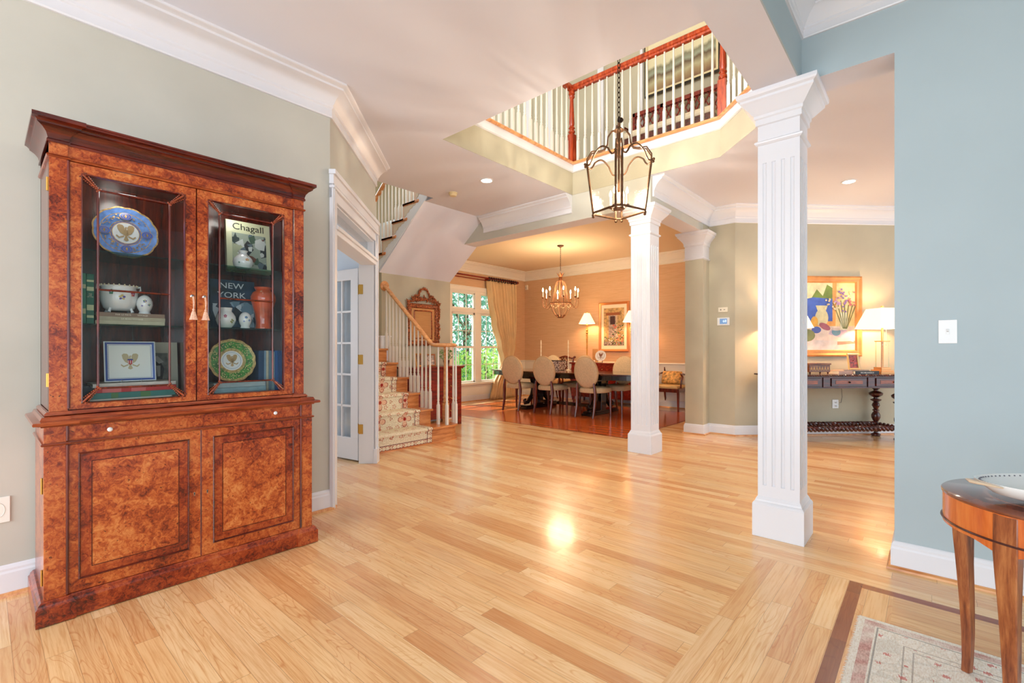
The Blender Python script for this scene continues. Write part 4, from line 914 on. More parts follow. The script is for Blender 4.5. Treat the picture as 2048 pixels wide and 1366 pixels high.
# runner
STEP = .455
def runner_mat():
    m, t, b = nt('stair_runner'); uv = t.nodes.new('ShaderNodeUVMap'); sp = t.nodes.new('ShaderNodeSeparateXYZ'); L(t, uv.outputs[0], sp.inputs[0]); u, v = sp.outputs[0], sp.outputs[1]
    nz = noise(t, uv.outputs[0], 60, 2)
    ground = ramp(t, nz, [(.35, (216, 198, 164)), (.65, (238, 226, 198))])
    def motif(cu, cv, off, rad, pet, width, fill=False):
        x = math_(t, 'MULTIPLY', math_(t, 'SUBTRACT', math_(t, 'FRACT', math_(t, 'ADD', math_(t, 'DIVIDE', u, cu), off[0])), .5), cu)
        y = math_(t, 'MULTIPLY', math_(t, 'SUBTRACT', math_(t, 'FRACT', math_(t, 'ADD', math_(t, 'DIVIDE', v, cv), off[1])), .5), cv)
        r = math_(t, 'SQRT', math_(t, 'ADD', math_(t, 'MULTIPLY', x, x), math_(t, 'MULTIPLY', y, y))); th = math_(t, 'ARCTAN2', y, x)
        p = math_(t, 'MULTIPLY', math_(t, 'ADD', math_(t, 'POWER', math_(t, 'ABSOLUTE', math_(t, 'COSINE', math_(t, 'MULTIPLY', th, pet / 2))), .7), .10), rad)
        d = math_(t, 'SUBTRACT', r, p)
        edge = math_(t, 'LESS_THAN', math_(t, 'ABSOLUTE', d), width); ins = math_(t, 'LESS_THAN', d, 0)
        core = math_(t, 'LESS_THAN', r, rad * .25)
        return edge, ins, core
    c = ground
    for u0, v0 in ((.745, STEP + .10), (.555, .10)):
        e1, i1, k1 = motif(.38, 2 * STEP, (.5 - u0 / .38, .5 - v0 / (2 * STEP)), .088, 4, .0042)
        first = math_(t, 'GREATER_THAN', v, .3)
        c = mix(t, math_(t, 'MULTIPLY', math_(t, 'MULTIPLY', i1, .45), first), c, (226, 128, 84)); c = mix(t, math_(t, 'MULTIPLY', e1, first), c, (150, 46, 30)); c = mix(t, math_(t, 'MULTIPLY', k1, first), c, (160, 40, 30))
    c = mix(t, math_(t, 'LESS_THAN', math_(t, 'ABSOLUTE', math_(t, 'SUBTRACT', v, .062)), .0035), c, (84, 34, 30)); c = mix(t, math_(t, 'LESS_THAN', v, .012), c, (84, 34, 30))
    e2, i2, k2 = motif(.13, .17, (.6, .6), .024, 5, .004)
    c = mix(t, e2, c, (190, 84, 52))
    e3, i3, k3 = motif(.17, .115, (.3, .2), .018, 3, .004)
    c = mix(t, e3, c, (176, 92, 60))
    for a, wd_ in ((.085, .004), (.90, .004)):
        c = mix(t, math_(t, 'LESS_THAN', math_(t, 'ABSOLUTE', math_(t, 'SUBTRACT', u, a)), wd_), c, (74, 40, 34))
    e4, i4, k4 = motif(.05, .06, (.5, .5), .016, 4, .004)
    side = math_(t, 'MAXIMUM', math_(t, 'GREATER_THAN', u, .905), math_(t, 'LESS_THAN', v, .06)); c = mix(t, math_(t, 'MULTIPLY', e4, side), c, (176, 70, 50))
    c = mix(t, math_(t, 'GREATER_THAN', u, .972), c, (74, 40, 34))
    L(t, c, b.inputs['Base Color']); b.inputs['Roughness'].default_value = .95; bump(t, b, nz, .3, .004); return m
RX0, RX1 = 2.80, 3.775
m = MB(); m.xf = Matrix.Translation((-3.3, -4.9, 0)); prof = []; T = .011
for k in range(NS):
    y = Y0 + k * TREAD; z = RISE * (k + 1)
    prof += [(y + .026 - T, (z - RISE) + (T if k else .012)), (y + .022 - T, z - .032), (y - T + .004, z - .026), (y - T, z - .012), (y - .004, z + T * .6), (y + .012, z + T)]
cum = [0]
for a, b_ in zip(prof, prof[1:]): cum.append(cum[-1] + math.hypot(b_[0] - a[0], b_[1] - a[1]))
def rin(p): return (p[0] + .0095, p[1] - .0095)
L0 = [m.pt((RX0, p[0], p[1])) for p in prof]; L1 = [m.pt((RX1, p[0], p[1])) for p in prof]; L2 = [m.pt((RX1, rin(p)[0], rin(p)[1])) for p in prof]
for i in range(len(prof) - 1):
    m.face((L0[i], L1[i], L1[i + 1], L0[i + 1]), [(0, cum[i]), (RX1 - RX0, cum[i]), (RX1 - RX0, cum[i + 1]), (0, cum[i + 1])])
    m.face((L1[i], L2[i], L2[i + 1], L1[i + 1]), [(.98, cum[i])] * 4)
STEP = cum[12] - cum[6]
ro = m.build('stair_runner', runner_mat(), None, loc=(3.3, 4.9, 0)); tag(ro, 'beige stair runner with rust-red flowers laid down the oak stairs', 'carpet runner')
# upper flight
fl2 = thing('staircase', 'upper flight of the stairs with its white sloping underside above the mirror', 'staircase', (4.45, 5.4, 2.4))
def fm(): m = MB(); m.xf = Matrix.Translation((-4.45, -5.4, -2.4)); return m
# treads: nosing faces +y, climbing towards -y
NZ = [(7.015 - k * .2585, 1.994 + k * .2007) for k in range(0, 8)]
for y, z in NZ:
    m = fm(); m.box(3.875, y - .285, z - .03, 5.0, y, z); m.box(3.875, y - .35, z - .03, 3.905, y, z); m.box(3.882, y - .34, z - .042, 3.905, y - .01, z - .03); m.build('tread', OAKX, fl2, bev=.004)
    m = fm(); m.box(3.912, y - .04, z - .2, 5.0, y - .028, z - .03); m.build('riser', OAKX, fl2)
P_ = []
for y, z in NZ: P_ += [(y - .03, z - .2), (y - .03, z - .03)]
P_ += [(NZ[-1][0] - .2885, NZ[-1][1] - .03), (4.87, 3.25)]
m = fm(); m.prism([(6.985, 1.70)] + P_ + [(5.0, 3.145)], 3.892, 3.912, 'x'); m.build('stringer', TRIM, fl2)
def brk_(y, z): return [(y - .03, z - .042), (y - .03, z - .2), (y - .05, z - .175), (y - .075, z - .165), (y - .09, z - .14), (y - .13, z - .13), (y - .15, z - .10), (y - .2, z - .09), (y - .22, z - .07), (y - .27, z - .065), (y - .2885, z - .042)]
for y, z in NZ: m = fm(); m.prism(brk_(y, z), 3.886, 3.892, 'x'); m.build('scroll_bracket', M((206, 186, 160), .6), fl2)
m = fm(); sl_ = .775
m.prism([(5.0, 3.15), (6.07, 3.15 - 1.07 * sl_), (6.07, 3.15 - 1.07 * sl_ + .12), (4.98, 3.27)], 3.9, 5.0, 'x')
m.prism([(5.42, 3.15 - .42 * sl_), (6.07, 3.15 - 1.07 * sl_), (6.07, 3.15 - 1.07 * sl_ + .12), (5.42, 3.15 - .42 * sl_ + .12)], 5.0, 5.268, 'x'); m.build('soffit', CEIL, fl2)
m = fm(); bal2 = None
for i, (y, z) in enumerate(NZ[1:]):
    for j in range(3):
        yy = y - .03 - j * .085
        baluster(3.93, yy, z, z + .80 + .066 * j, fl2, (4.45, 5.4, 2.4), .2)
m = fm(); m.tube([(3.93, 7.0, 2.82), (3.93, 4.90, 4.45)], .034, 12, squash=.75); m.build('handrail', OAK, fl2, True)
# rail on the far wall of the stairwell
m = MB(); t = thing('wall_handrail', 'oak wall handrail seen high up behind the upper stair balusters', 'handrail', (2.95, 5.6, 3.4)); m.tube([(0, -.9, .75), (0, .9, -.62)], .028, 10); m.build('rail', OAK, t, True)
m = MB()
for s_ in (-.5, .5): m.tube([(-.1, s_, -s_ * .76 - .0), (0, s_, -s_ * .76)], .008, 6)
m.build('bracket', BRASS, t, True)
m = MB(); m.box(2.8, 4.83, ZC + .3, 2.84, 7.9, 6.0); struct(m, 'wall_stairwell', M((214, 220, 218), .8))
lamp('stair_window_daylight', 'AREA', (4.0, 7.8, 4.7), 45, (.85, .93, 1), 1.6, (-PI / 2, 0, 0), 1.6)
# ================================================================= GALLERY BALUSTRADE above the well
gal = thing('gallery_balustrade', 'upstairs gallery railing with white balusters around the open well', 'railing', (5.0, 3.4, ZU))
GO = (5.0, 3.4, ZU); Z1 = ZU + .032; ZR = 4.50
def gm(): m = MB(); m.xf = Matrix.Translation((-5.0, -3.4, -ZU)); return m
gx, gy = 5.045, 3.445
for k in range(17): baluster(gx, 3.345 - k * .1035, Z1, ZR, gal, GO, .27)
for k in range(20): baluster(gx - .115 - k * .1035, gy, Z1, ZR, gal, GO, .27)
for k in range(1, 9): baluster(gx - .0732 * k, 1.58 - .0732 * k, Z1, ZR, gal, GO, .27)
m = gm()
m.sweep([(gx - .68, .905), (gx, 1.585), (gx, gy), (2.9, gy)], [(-.022, 4.495), (.022, 4.495), (.024, 4.515), (.036, 4.525), (.038, 4.548), (.028, 4.568), (0, 4.575), (-.028, 4.568), (-.038, 4.548), (-.036, 4.525), (-.024, 4.515)]); m.build('handrail', OAKR, gal, True)
for x, y in ((gx, gy), (gx, 1.585)):
    m = gm(); m.box(x - .042, y - .042, Z1, x + .042, y + .042, Z1 + .38)
    m.lathe([(.056, Z1 + .38), (.03, Z1 + .40)], 4, (x, y, 0), rot=PI / 4)
    m.lathe([(.03, Z1 + .395), (.044, Z1 + .41), (.044, Z1 + .425), (.03, Z1 + .44), (.03, Z1 + .45), (.042, Z1 + .465), (.03, Z1 + .49), (.036, Z1 + .52), (.024, Z1 + .84), (.038, Z1 + .86), (.038, Z1 + .875), (.026, Z1 + .885), (.042, Z1 + .90), (.042, Z1 + .97)], 16, (x, y, 0)); m.build('newel', OAKR, gal, True, angle=35)
# upstairs settee and landscape painting
t = thing('settee', 'carved red-brown settee with cream seat upstairs behind the railing', 'settee', (5.78, 2.45, ZU - .02))
m = MB(); m.box(-.28, -.62, .30, .24, .62, .38); m.build('seat_rail', MAHO, t, bev=.006)
m = MB(); m.box(-.28, -.60, .38, .22, .60, .47); m.build('seat', IVORY, t, bev=.03)
m = MB(); m.box(.20, -.62, .88, .25, .62, .93); m.box(.20, -.62, .50, .24, .62, .54)
for y in (-.62, -.21, .19, .59): m.box(.20, y, .3, .25, y + .035, .93)
for k in range(3):
    for j in range(5):
        y = -.57 + k * .405 + j * .075; m.tube([(.225, y, .54), (.225, y + .05, .66), (.225, y - .01, .78), (.225, y + .04, .88)], .011, 6)
        m.tube([(.225, y + .06, .54), (.225, y, .66), (.225, y + .06, .78), (.225, y, .88)], .009, 6)
m.build('backrest', REDWOOD, t, True)
for x in (-.26, .21):
    for y in (-.60, -.01, .57): m = MB(); m.lathe([(.02, 0), (.03, .3)], 4, (x, y, 0), rot=PI / 4); m.build('leg', MAHOZ, t)
for s_ in (-1, 1): m = MB(); m.tube([(-.24, s_ * .60, .3), (-.25, s_ * .61, .60), (-.1, s_ * .61, .63), (.22, s_ * .6, .66)], .018, 8); m.build('armrest', MAHOZ, t, True)
t = thing('landscape_painting', 'large misty landscape painting with cream frame on the upstairs wall', 'painting', (6.085, 2.44, 4.66))
def frame(m, w_, h_, prof, X):
    m.xf = X; m.sweep([(0, 0), (w_, 0), (w_, h_), (0, h_)], prof, closed=True)
XW = Matrix(((0, 0, -1, 0), (-1, 0, 0, 0), (0, 1, 0, 0), (0, 0, 0, 1)))       # local xy plane -> wall facing -x, x to the right
XD = Matrix.Rotation(PI / 2, 4, 'X')                                             # facing -y
m = MB(); frame(m, .96, .80, [(0, 0), (0, .03), (.012, .03), (.03, .02), (.03, 0)], Matrix.Translation((0, .48, 0)) @ XW); m.build('frame', M((226, 212, 170), .4, .2), t)
m = MB(); frame(m, 1.0, .84, [(0, 0), (0, .024), (.02, .024), (.02, 0)], Matrix.Translation((0, .50, -.02)) @ XW); m.build('outer_frame', M((22, 16, 14), .3), t)
def painterly(name, stops_fn):
    m, t, b = nt(name); stops_fn(t, b); b.inputs['Roughness'].default_value = .5; return m
def land(t, b):
    tc = t.nodes.new('ShaderNodeTexCoord'); sp = t.nodes.new('ShaderNodeSeparateXYZ'); L(t, tc.outputs['Generated'], sp.inputs[0])
    n1 = noise(t, coords(t, (1, 3, 1)), 2.4, 5, .55); n2 = noise(t, coords(t), 5, 4)
    z = math_(t, 'ADD', sp.outputs[2], math_(t, 'MULTIPLY', math_(t, 'SUBTRACT', n1, .5), .22)); z = math_(t, 'SUBTRACT', z, math_(t, 'MULTIPLY', math_(t, 'SUBTRACT', .5, sp.outputs[1]), .10))
    L(t, ramp(t, z, [(.0, (120, 86, 58)), (.12, (156, 132, 92)), (.2, (176, 168, 130)), (.3, (98, 76, 52)), (.36, (150, 156, 132)), (.44, (128, 124, 96)), (.5, (214, 206, 168)), (1, (228, 216, 178))]), b.inputs['Base Color'])
m = MB(); m.xf = Matrix.Translation((0, .48, 0)) @ XW; m.poly([(.02, .02, .012), (.94, .02, .012), (.94, .78, .012), (.02, .78, .012)]); m.build('canvas', painterly('landscape_canvas', land), t)
# ================================================================= CEILING FIXTURES
def can(x, y, z, label, power, on=True):
    t = thing('recessed_light', label, 'ceiling light', (x, y, z), 0, 'recessed ceiling lights')
    m = MB(); m.lathe([(.062, -.001), (.062, -.006), (.078, -.006), (.080, -.001)], 28, cap=False); m.build('trim_ring', TRIM, t, True)
    m = MB(); m.lathe([(.061, -.002), (.061, -.003)], 28); m.build('lens', CANLIGHT, t)
    lamp('recessed_lamp', 'SPOT', (x, y, z - .02), power, (1, .86, .7), .16, (0, 0, 0), spot=2.5, parent=None); return t
can(3.90, 3.85, ZC, 'round lit recessed light in the foyer ceiling near the smoke alarm', 35)
can(6.73, .707, ZC, 'round lit recessed light in the hall ceiling beyond the front column', 35)
t = thing('smoke_alarm', 'cream round smoke alarm on the ceiling near the stairs', 'smoke alarm', (3.93, 4.47, ZC)); m = MB(); m.lathe([(.055, 0), (.055, -.012), (.048, -.014), (.046, -.022), (.05, -.024), (.04, -.042), (.02, -.045), (.001, -.045)], 24); m.build('housing', M((226, 206, 160), .5), t, True, angle=30)
# ---- lantern
LX, LY = 3.95, 2.17
lan = thing('hanging_lantern', 'large brass lantern with seeded glass hanging on a chain in the well', 'lantern', (LX, LY, 2.47), math.radians(-16))
rb, rt, hz = .235, .292, .46; ch = .055
def corner(r, k, s_):     # k corner index, s_ = -1/+1 side of the chamfer
    a = PI / 4 + k * PI / 2; cx, cy = r * math.cos(a), r * math.sin(a); return (cx - s_ * ch * .5 * math.sin(a), cy + s_ * ch * .5 * math.cos(a))
m = MB()
for k in range(4):
    for s_ in (-1, 1):
        p, q = corner(rb, k, s_), corner(rt, k, s_); m.tube([(p[0], p[1], 0), (q[0], q[1], hz)], .010, 6)
ringp = lambda r, z: [(corner(r, k, s_)[0], corner(r, k, s_)[1], z) for k in range(4) for s_ in (-1, 1)]
m.tube(ringp(rb, 0), .010, 6, closed=True)
def arch(p, q, u): return (p[0] + (q[0] - p[0]) * u, p[1] + (q[1] - p[1]) * u, hz + .10 * (.5 - .5 * math.cos(2 * PI * u)) ** .9 - .03 * math.sin(PI * min(u, 1 - u) * 4) * (1 if min(u, 1 - u) < .25 else 0))
for k in range(4):
    p, q = corner(rt, k, 1), corner(rt, (k + 1) % 4, -1); m.tube([arch(p, q, i / 16) for i in range(17)], .008, 6)
for k in range(4):      # straps rising to the crown
    for s_ in (-1, 1):
        p = corner(rt, k, s_); l = math.hypot(*p)
        def at(f, z): return (p[0] * f, p[1] * f, z)
        m.tube([at(1, hz), at(1.0, hz + .05), at(.85, hz + .12), at(.62, hz + .12), at(.45, hz + .13), at(.36, hz + .18), at(.34, hz + .25), at(.22, hz + .30), at(.05, hz + .31)], .0065, 6)
m.lathe([(.01, hz + .28), (.05, hz + .30), (.03, hz + .32), (.012, hz + .34), (.012, hz + .37), (.001, hz + .38)], 16)
m.build('frame', IRON, lan, True)
for k in range(4):
    for s_ in (-1, 1):
        p = corner(rb, k, s_); m = MB(); m.ball((p[0], p[1], -.022), .014, 10); m.build('ball_finial', IRON, lan, True)
        q = corner(rt, k, s_); m = MB(); m.ball((q[0] * 1.06, q[1] * 1.06, hz), .013, 10); m.build('ball_finial', IRON, lan, True)
m = MB()
for k in range(4):
    p, q = corner(rb, k, 1), corner(rb, (k + 1) % 4, -1); P1_, Q1_ = corner(rt, k, 1), corner(rt, (k + 1) % 4, -1)
    m.poly([(p[0], p[1], .005), (q[0], q[1], .005)] + [tuple(Vector(arch(P1_, Q1_, 1 - i / 12)) - Vector((0, 0, .035 if 0 < i < 12 else .02))) for i in range(13)])
m.build('glass_panes', SEEDED, lan)
m = MB(); m.poly([(x, y, .004) for x, y, z in ringp(rb, 0)]); m.build('bottom_pane', SEEDED, lan)
m = MB(); m.lathe([(.001, .02), (.05, .025), (.055, .035), (.02, .045), (.012, .06), (.008, hz + .28)], 16); cl = []
for k in range(4):
    a = k * PI / 2 + .3; m.tube([(0, 0, .04), (.05 * math.cos(a), .05 * math.sin(a), .02), (.085 * math.cos(a), .085 * math.sin(a), .05)], .005, 6); m.lathe([(.018, 0), (.020, .006), (.012, .012)], 12, (.085 * math.cos(a), .085 * math.sin(a), .05))
m.build('candle_cluster', IRON, lan, True)
def flamebulb(m, c, s=1): m.lathe([(.004 * s, 0), (.011 * s, .012 * s), (.012 * s, .024 * s), (.007 * s, .042 * s), (.001, .058 * s)], 10, c)
for k in range(4):
    a = k * PI / 2 + .3; x, y = .085 * math.cos(a), .085 * math.sin(a); m = MB(); m.lathe([(.010, .06), (.010, .155)], 12, (x, y, 0)); cn = m.build('candle_sleeve', IVORY, lan, True)
    m = MB(); flamebulb(m, (x, y, .155), 1.1); m.build('bulb', BULB, cn, True)
def chain(m, z0, z1, link=.042, r=.003, w_=.011):
    z = z0; k = 0
    while z < z1:
        pts = [(w_ * math.cos(a) * (1 if k % 2 else 0), w_ * math.cos(a) * (0 if k % 2 else 1), z + link * .5 + link * .62 * math.sin(a)) for a in [2 * PI * q / 10 for q in range(10)]]
        m.tube(pts, r, 5, closed=True); z += link; k += 1
m = MB(); m.xf = Matrix.Translation((0, 0, 0)); chain(m, hz + .38, 6.07 - 2.47, .046, .004, .014); m.ball((.03, .01, hz + .41), .03, 8, rz=.8); m.build('chain', IROND, lan, True)
m = MB(); m.lathe([(.07, 3.63), (.065, 3.61), (.02, 3.59), (.005, 3.57)], 20); m.build('canopy', IRON, lan, True)
# four lit candles inside the seeded glass: the wavy panes break their light into fine rays on the ceiling
ll = lamp('lantern_lamp', 'POINT', (LX, LY, 2.66), 34, (1, .88, .74), .10)
ll.data.use_nodes = True; t_ = ll.data.node_tree; em = t_.nodes['Emission']; gm_ = t_.nodes.new('ShaderNodeNewGeometry'); sx_ = t_.nodes.new('ShaderNodeSeparateXYZ'); t_.links.new(gm_.outputs['Incoming'], sx_.inputs[0])
hl = math_(t_, 'SQRT', math_(t_, 'ADD', math_(t_, 'MULTIPLY', sx_.outputs[0], sx_.outputs[0]), math_(t_, 'ADD', .0001, math_(t_, 'MULTIPLY', sx_.outputs[1], sx_.outputs[1]))))
cx2 = t_.nodes.new('ShaderNodeCombineXYZ'); t_.links.new(math_(t_, 'DIVIDE', sx_.outputs[0], hl), cx2.inputs[0]); t_.links.new(math_(t_, 'DIVIDE', sx_.outputs[1], hl), cx2.inputs[1]); t_.links.new(math_(t_, 'MULTIPLY', sx_.outputs[2], .55), cx2.inputs[2])
nn = t_.nodes.new('ShaderNodeTexNoise'); nn.inputs['Scale'].default_value = 20; nn.inputs['Detail'].default_value = 3; nn.inputs['Distortion'].default_value = .5
t_.links.new(cx2.outputs[0], nn.inputs['Vector']); rm = t_.nodes.new('ShaderNodeMapRange'); rm.inputs[1].default_value = .40; rm.inputs[2].default_value = .68; rm.inputs[3].default_value = .1; rm.inputs[4].default_value = 3.3
t_.links.new(nn.outputs[0], rm.inputs[0]); t_.links.new(rm.outputs[0], em.inputs['Strength'])
# ================================================================= DINING ROOM
# chandelier
CX, CY = 7.29, 5.234
chd = thing('chandelier', 'eight-candle bronze chandelier with bead swags over the dining table', 'chandelier', (CX, CY, 1.77))
m = MB(); m.lathe([(.065, 1.38), (.06, 1.365), (.03, 1.35), (.008, 1.34), (.006, 1.32)], 20); m.build('canopy', IRON, chd, True)
m = MB(); chain(m, .90, 1.33, .036, .0028, .009); m.build('chain', IRON, chd, True)
m = MB(); m.tube([(.2 * math.cos(2 * PI * q / 32), .2 * math.sin(2 * PI * q / 32), .29) for q in range(32)], .008, 6, closed=True)
m.lathe([(.004, .0), (.004, .88)], 8)
for k in range(8):
    a = k * PI / 4; c, s_ = math.cos(a), math.sin(a)
    def pp(r, z): return (r * c, r * s_, z)
    m.tube([pp(.02, .72), pp(.07, .70), pp(.105, .62), pp(.12, .5), pp(.15, .36), pp(.2, .29)], .0055, 6)
    m.tube([pp(.2, .29), pp(.24, .24), pp(.29, .19), pp(.33, .22), pp(.345, .30), pp(.335, .37)], .0055, 6)
    m.tube([pp(.2, .29), pp(.17, .16), pp(.10, .05), pp(.01, .02)], .0035, 6)
    m.tube([pp(.09, .07), pp(.05, .012), pp(.0, .01)], [.008, .006, .004], 6)
    m.lathe([(.008, .37), (.022, .385), (.024, .395), (.010, .40)], 12, pp(.335, 0))
for k in range(7):
    a = 2 * PI * k / 7; m.tube([(.02 * math.cos(a), .02 * math.sin(a), .78), (.05 * math.cos(a), .05 * math.sin(a), .83), (.085 * math.cos(a), .085 * math.sin(a), .86)], [.015, .012, .002], 6, squash=.4)
m.lathe([(.02, .70), (.035, .74), (.03, .78), (.018, .80), (.03, .82), (.01, .86)], 14); m.build('frame', M((130, 78, 46), .45, .6, var=.2), chd, True)
m = MB()
for k in range(8):
    a0, a1 = k * PI / 4, (k + 1) * PI / 4
    for q in range(11):
        u = q / 10; r = .335 if 0 else .2; x = r * (math.cos(a0) * (1 - u) + math.cos(a1) * u); y = r * (math.sin(a0) * (1 - u) + math.sin(a1) * u); m.ball((x, y, .285 - .07 * math.sin(PI * u)), .0055, 6)
    for q in range(9):
        u = q / 8; r = .2 + .14 * u; m.ball((r * math.cos(a0), r * math.sin(a0), .28 - .13 * math.sin(PI * u) + .08 * u), .005, 6)
m.build('bead_swags', M((226, 190, 150), .3), chd, True)
for k in range(8):
    a = k * PI / 4; x, y = .335 * math.cos(a), .335 * math.sin(a); m = MB(); m.lathe([(.009, .40), (.009, .50)], 10, (x, y, 0)); cn = m.build('candle_sleeve', IVORY, chd, True)
    m = MB(); flamebulb(m, (x, y, .50), 1.3); m.build('bulb', BULB, cn, True)
lamp('chandelier_lamp', 'POINT', (CX, CY, 2.30), 48, WARM, .25)
# dining table
dt = thing('dining_table', 'long dark polished dining table on two black scrolled pedestals', 'table', (7.6, 5.3, 0))
OUT = []
for k in range(48):
    a = 2 * PI * k / 48; c, s_ = math.cos(a), math.sin(a); OUT.append((.60 * math.copysign(abs(c) ** .55, c), 1.82 * math.copysign(abs(s_) ** .7, s_)))
m = MB(); m.prism(OUT, .735, .76); m.build('tabletop', wood('dark_table_top', (34, 10, 8), (62, 20, 12), (92, 34, 20), 'y', .6, .08, .8), dt, bev=.006)
m = MB(); m.prism([(x * .93, y * .97) for x, y in OUT], .655, .735); m.build('apron', BLACKW, dt)
for yy in (-.75, .72):
    m = MB(); m.box(-.50, yy - .10, 0.0, .50, yy + .10, .045); m.box(-.46, yy - .085, .045, .46, yy + .085, .075); m.box(-.09, yy - .07, .07, .09, yy + .07, .66); m.box(-.40, yy - .09, .60, .40, yy + .09, .66); m.build('pedestal', BLACKW, dt, bev=.006)
    for sx in (-1, 1):
        m = MB(); m.tube([(sx * .20, yy, .62), (sx * .13, yy, .45), (sx * .20, yy, .25), (sx * .33, yy, .13), (sx * .42, yy, .12), (sx * .44, yy, .17), (sx * .40, yy, .19)], [.05, .055, .05, .04, .035, .03, .025], 10); m.build('scroll', BLACKW, dt, True)
m = MB(); m.box(-.05, -.7, .10, .05, .7, .16); m.build('stretcher', BLACKW, dt, bev=.004)
# oval-back chairs: local +x is the way the sitter faces
def oval_chair(label):
    t = thing('oval_back_chair', label, 'chair', (0, 0, 0), 0, 'oval-back dining chairs')
    Xb = Matrix.Translation((-.235, 0, .785)) @ Matrix.Rotation(-.13, 4, 'Y')
    m = MB(); m.xf = Xb @ Matrix.Rotation(PI / 2, 4, 'Y')
    n = 32; W3, H3 = .235, .275
    R_ = []
    for f, x in ((.0, -.035), (.6, -.033), (.9, -.028), (1, -.012), (1, .012), (.9, .030), (.6, .042), (0, .046)):
        R_.append([m.pt((H3 * f * math.cos(2 * PI * k / n), W3 * f * math.sin(2 * PI * k / n), x)) for k in range(n)])
    for a_, b_ in zip(R_, R_[1:]):
        for k in range(n): m.face((a_[k], a_[(k + 1) % n], b_[(k + 1) % n], b_[k]))
    m.build('backrest', CREAM, t, True, angle=80)
    m = MB(); m.xf = Xb @ Matrix.Rotation(PI / 2, 4, 'Y'); m.tube([(H3 * math.cos(2 * PI * k / n), W3 * math.sin(2 * PI * k / n), -.012) for k in range(n)], .006, 6, closed=True); m.tube([(H3 * math.cos(2 * PI * k / n), W3 * math.sin(2 * PI * k / n), .012) for k in range(n)], .006, 6, closed=True); m.build('piping', M((206, 172, 130), .8), t, True)
    m = MB(); seat = [(-.24, -.20), (-.24, .20), (.0, .245), (.20, .25), (.27, .22), (.29, 0), (.27, -.22), (.20, -.25), (.0, -.245)][::-1]
    R_ = []
    for f, z in ((.97, .415), (1, .43), (1.0, .48), (.96, .505), (.8, .522), (.4, .535), (.05, .538)): R_.append([m.pt((.02 + (x - .02) * f, y * f, z)) for x, y in seat])
    for a_, b_ in zip(R_, R_[1:]):
        for k in range(9): m.face((a_[k], a_[(k + 1) % 9], b_[(k + 1) % 9], b_[k]))
    m.face(R_[0]); m.face(R_[-1]); o = m.build('seat', CREAM, t, True, angle=60)
    sb_ = o.modifiers.new('sub', 'SUBSURF'); sb_.levels = 2; sb_.render_levels = 2
    for s_ in (-1, 1):
        m = MB(); m.tube([(.235, s_ * .205, .43), (.235, s_ * .207, .34), (.24, s_ * .21, 0)], [.032, .028, .017], 8); m.build('leg', CHAIRW, t, True)
        m = MB(); m.tube([(-.255, s_ * .165, .60), (-.245, s_ * .18, .50), (-.235, s_ * .185, .40), (-.25, s_ * .18, .2), (-.30, s_ * .18, 0)], [.014, .024, .027, .023, .018], 8, squash=1.2); m.build('leg', CHAIRW, t, True)
    return t
oc = oval_chair('oval-back cream chair on the camera\'s side of the dining table, at the left end'); oc.location = (7.09, 6.10, 0); oc.rotation_euler = (0, 0, math.radians(8))
dup(oc, (7.17, 5.37, 0), math.radians(4), 'oval-back cream chair in the middle of the camera\'s side of the dining table')
dup(oc, (7.22, 4.47, 0), 0, 'oval-back cream chair on the camera\'s side of the dining table, nearest the white column')
dup(oc, (8.13, 6.22, 0), PI, 'oval-back cream chair across the table, half hidden by the floral box')
dup(oc, (8.13, 5.40, 0), PI, 'oval-back cream chair across the table, right behind the third near chair')
dup(oc, (7.98, 4.40, 0), PI, 'oval-back cream chair across the table, at the right beside the column')
# carved armchairs against the back wall, facing the table (-x)
def carved_chair(label):
    t = thing('carved_armchair', label, 'armchair', (0, 0, 0), PI, 'carved mahogany armchairs')
    for s_ in (-1, 1):
        m = MB(); m.lathe([(.020, 0), (.030, .42)], 4, (.24, s_ * .26, 0), rot=PI / 4); m.build('leg', CHAIRW, t)
        m = MB(); m.tube([(-.33, s_ * .22, 0), (-.26, s_ * .22, .25), (-.24, s_ * .22, .42), (-.27, s_ * .23, .72), (-.33, s_ * .25, 1.0)], [.016, .02, .022, .018, .018], 6); m.build('leg', CHAIRW, t, True)
        m = MB(); m.tube([(.14, s_ * .27, .44), (.18, s_ * .29, .56), (.14, s_ * .30, .66), (.20, s_ * .30, .70), (.10, s_ * .29, .71), (-.10, s_ * .27, .69), (-.27, s_ * .23, .72)], [.018, .016, .018, .02, .018, .016, .016], 8); m.build('armrest', CHAIRW, t, True)
    m = MB(); m.box(-.25, -.26, .36, .27, .26, .43); m.build('seat_frame', CHAIRW, t, bev=.004)
    m = MB(); m.box(-.22, -.25, .42, .27, .25, .49); m.build('seat', M((226, 190, 130), .6, var=.08), t, bev=.03)
    m = MB(); Z = .98
    m.tube([(-.33, -.27, .995), (-.335, -.2, Z - .015), (-.335, -.1, Z + .015), (-.335, 0, Z + .03), (-.335, .1, Z + .015), (-.335, .2, Z - .015), (-.33, .27, .995)], [.022, .018, .02, .026, .02, .018, .022], 8)
    for s_ in (-1, 1):
        m.tube([(-.33, s_ * .04, Z), (-.325, s_ * .10, .90), (-.315, s_ * .05, .82), (-.30, s_ * .09, .72), (-.28, s_ * .07, .60), (-.26, s_ * .05, .46)], .012, 6)
        m.tube([(-.33, s_ * .12, Z), (-.322, s_ * .05, .88), (-.31, s_ * .10, .80), (-.295, s_ * .03, .70), (-.27, s_ * .05, .55)], .010, 6)
        m.tube([(-.32, s_ * .0, .93), (-.315, s_ * .06, .87), (-.31, s_ * .0, .80), (-.30, s_ * .05, .75), (-.29, 0, .70)], .009, 6)
        m.ball((-.333, s_ * .27, 1.0), .028, 8)
    m.build('carved_back', CHAIRW, t, True); return t
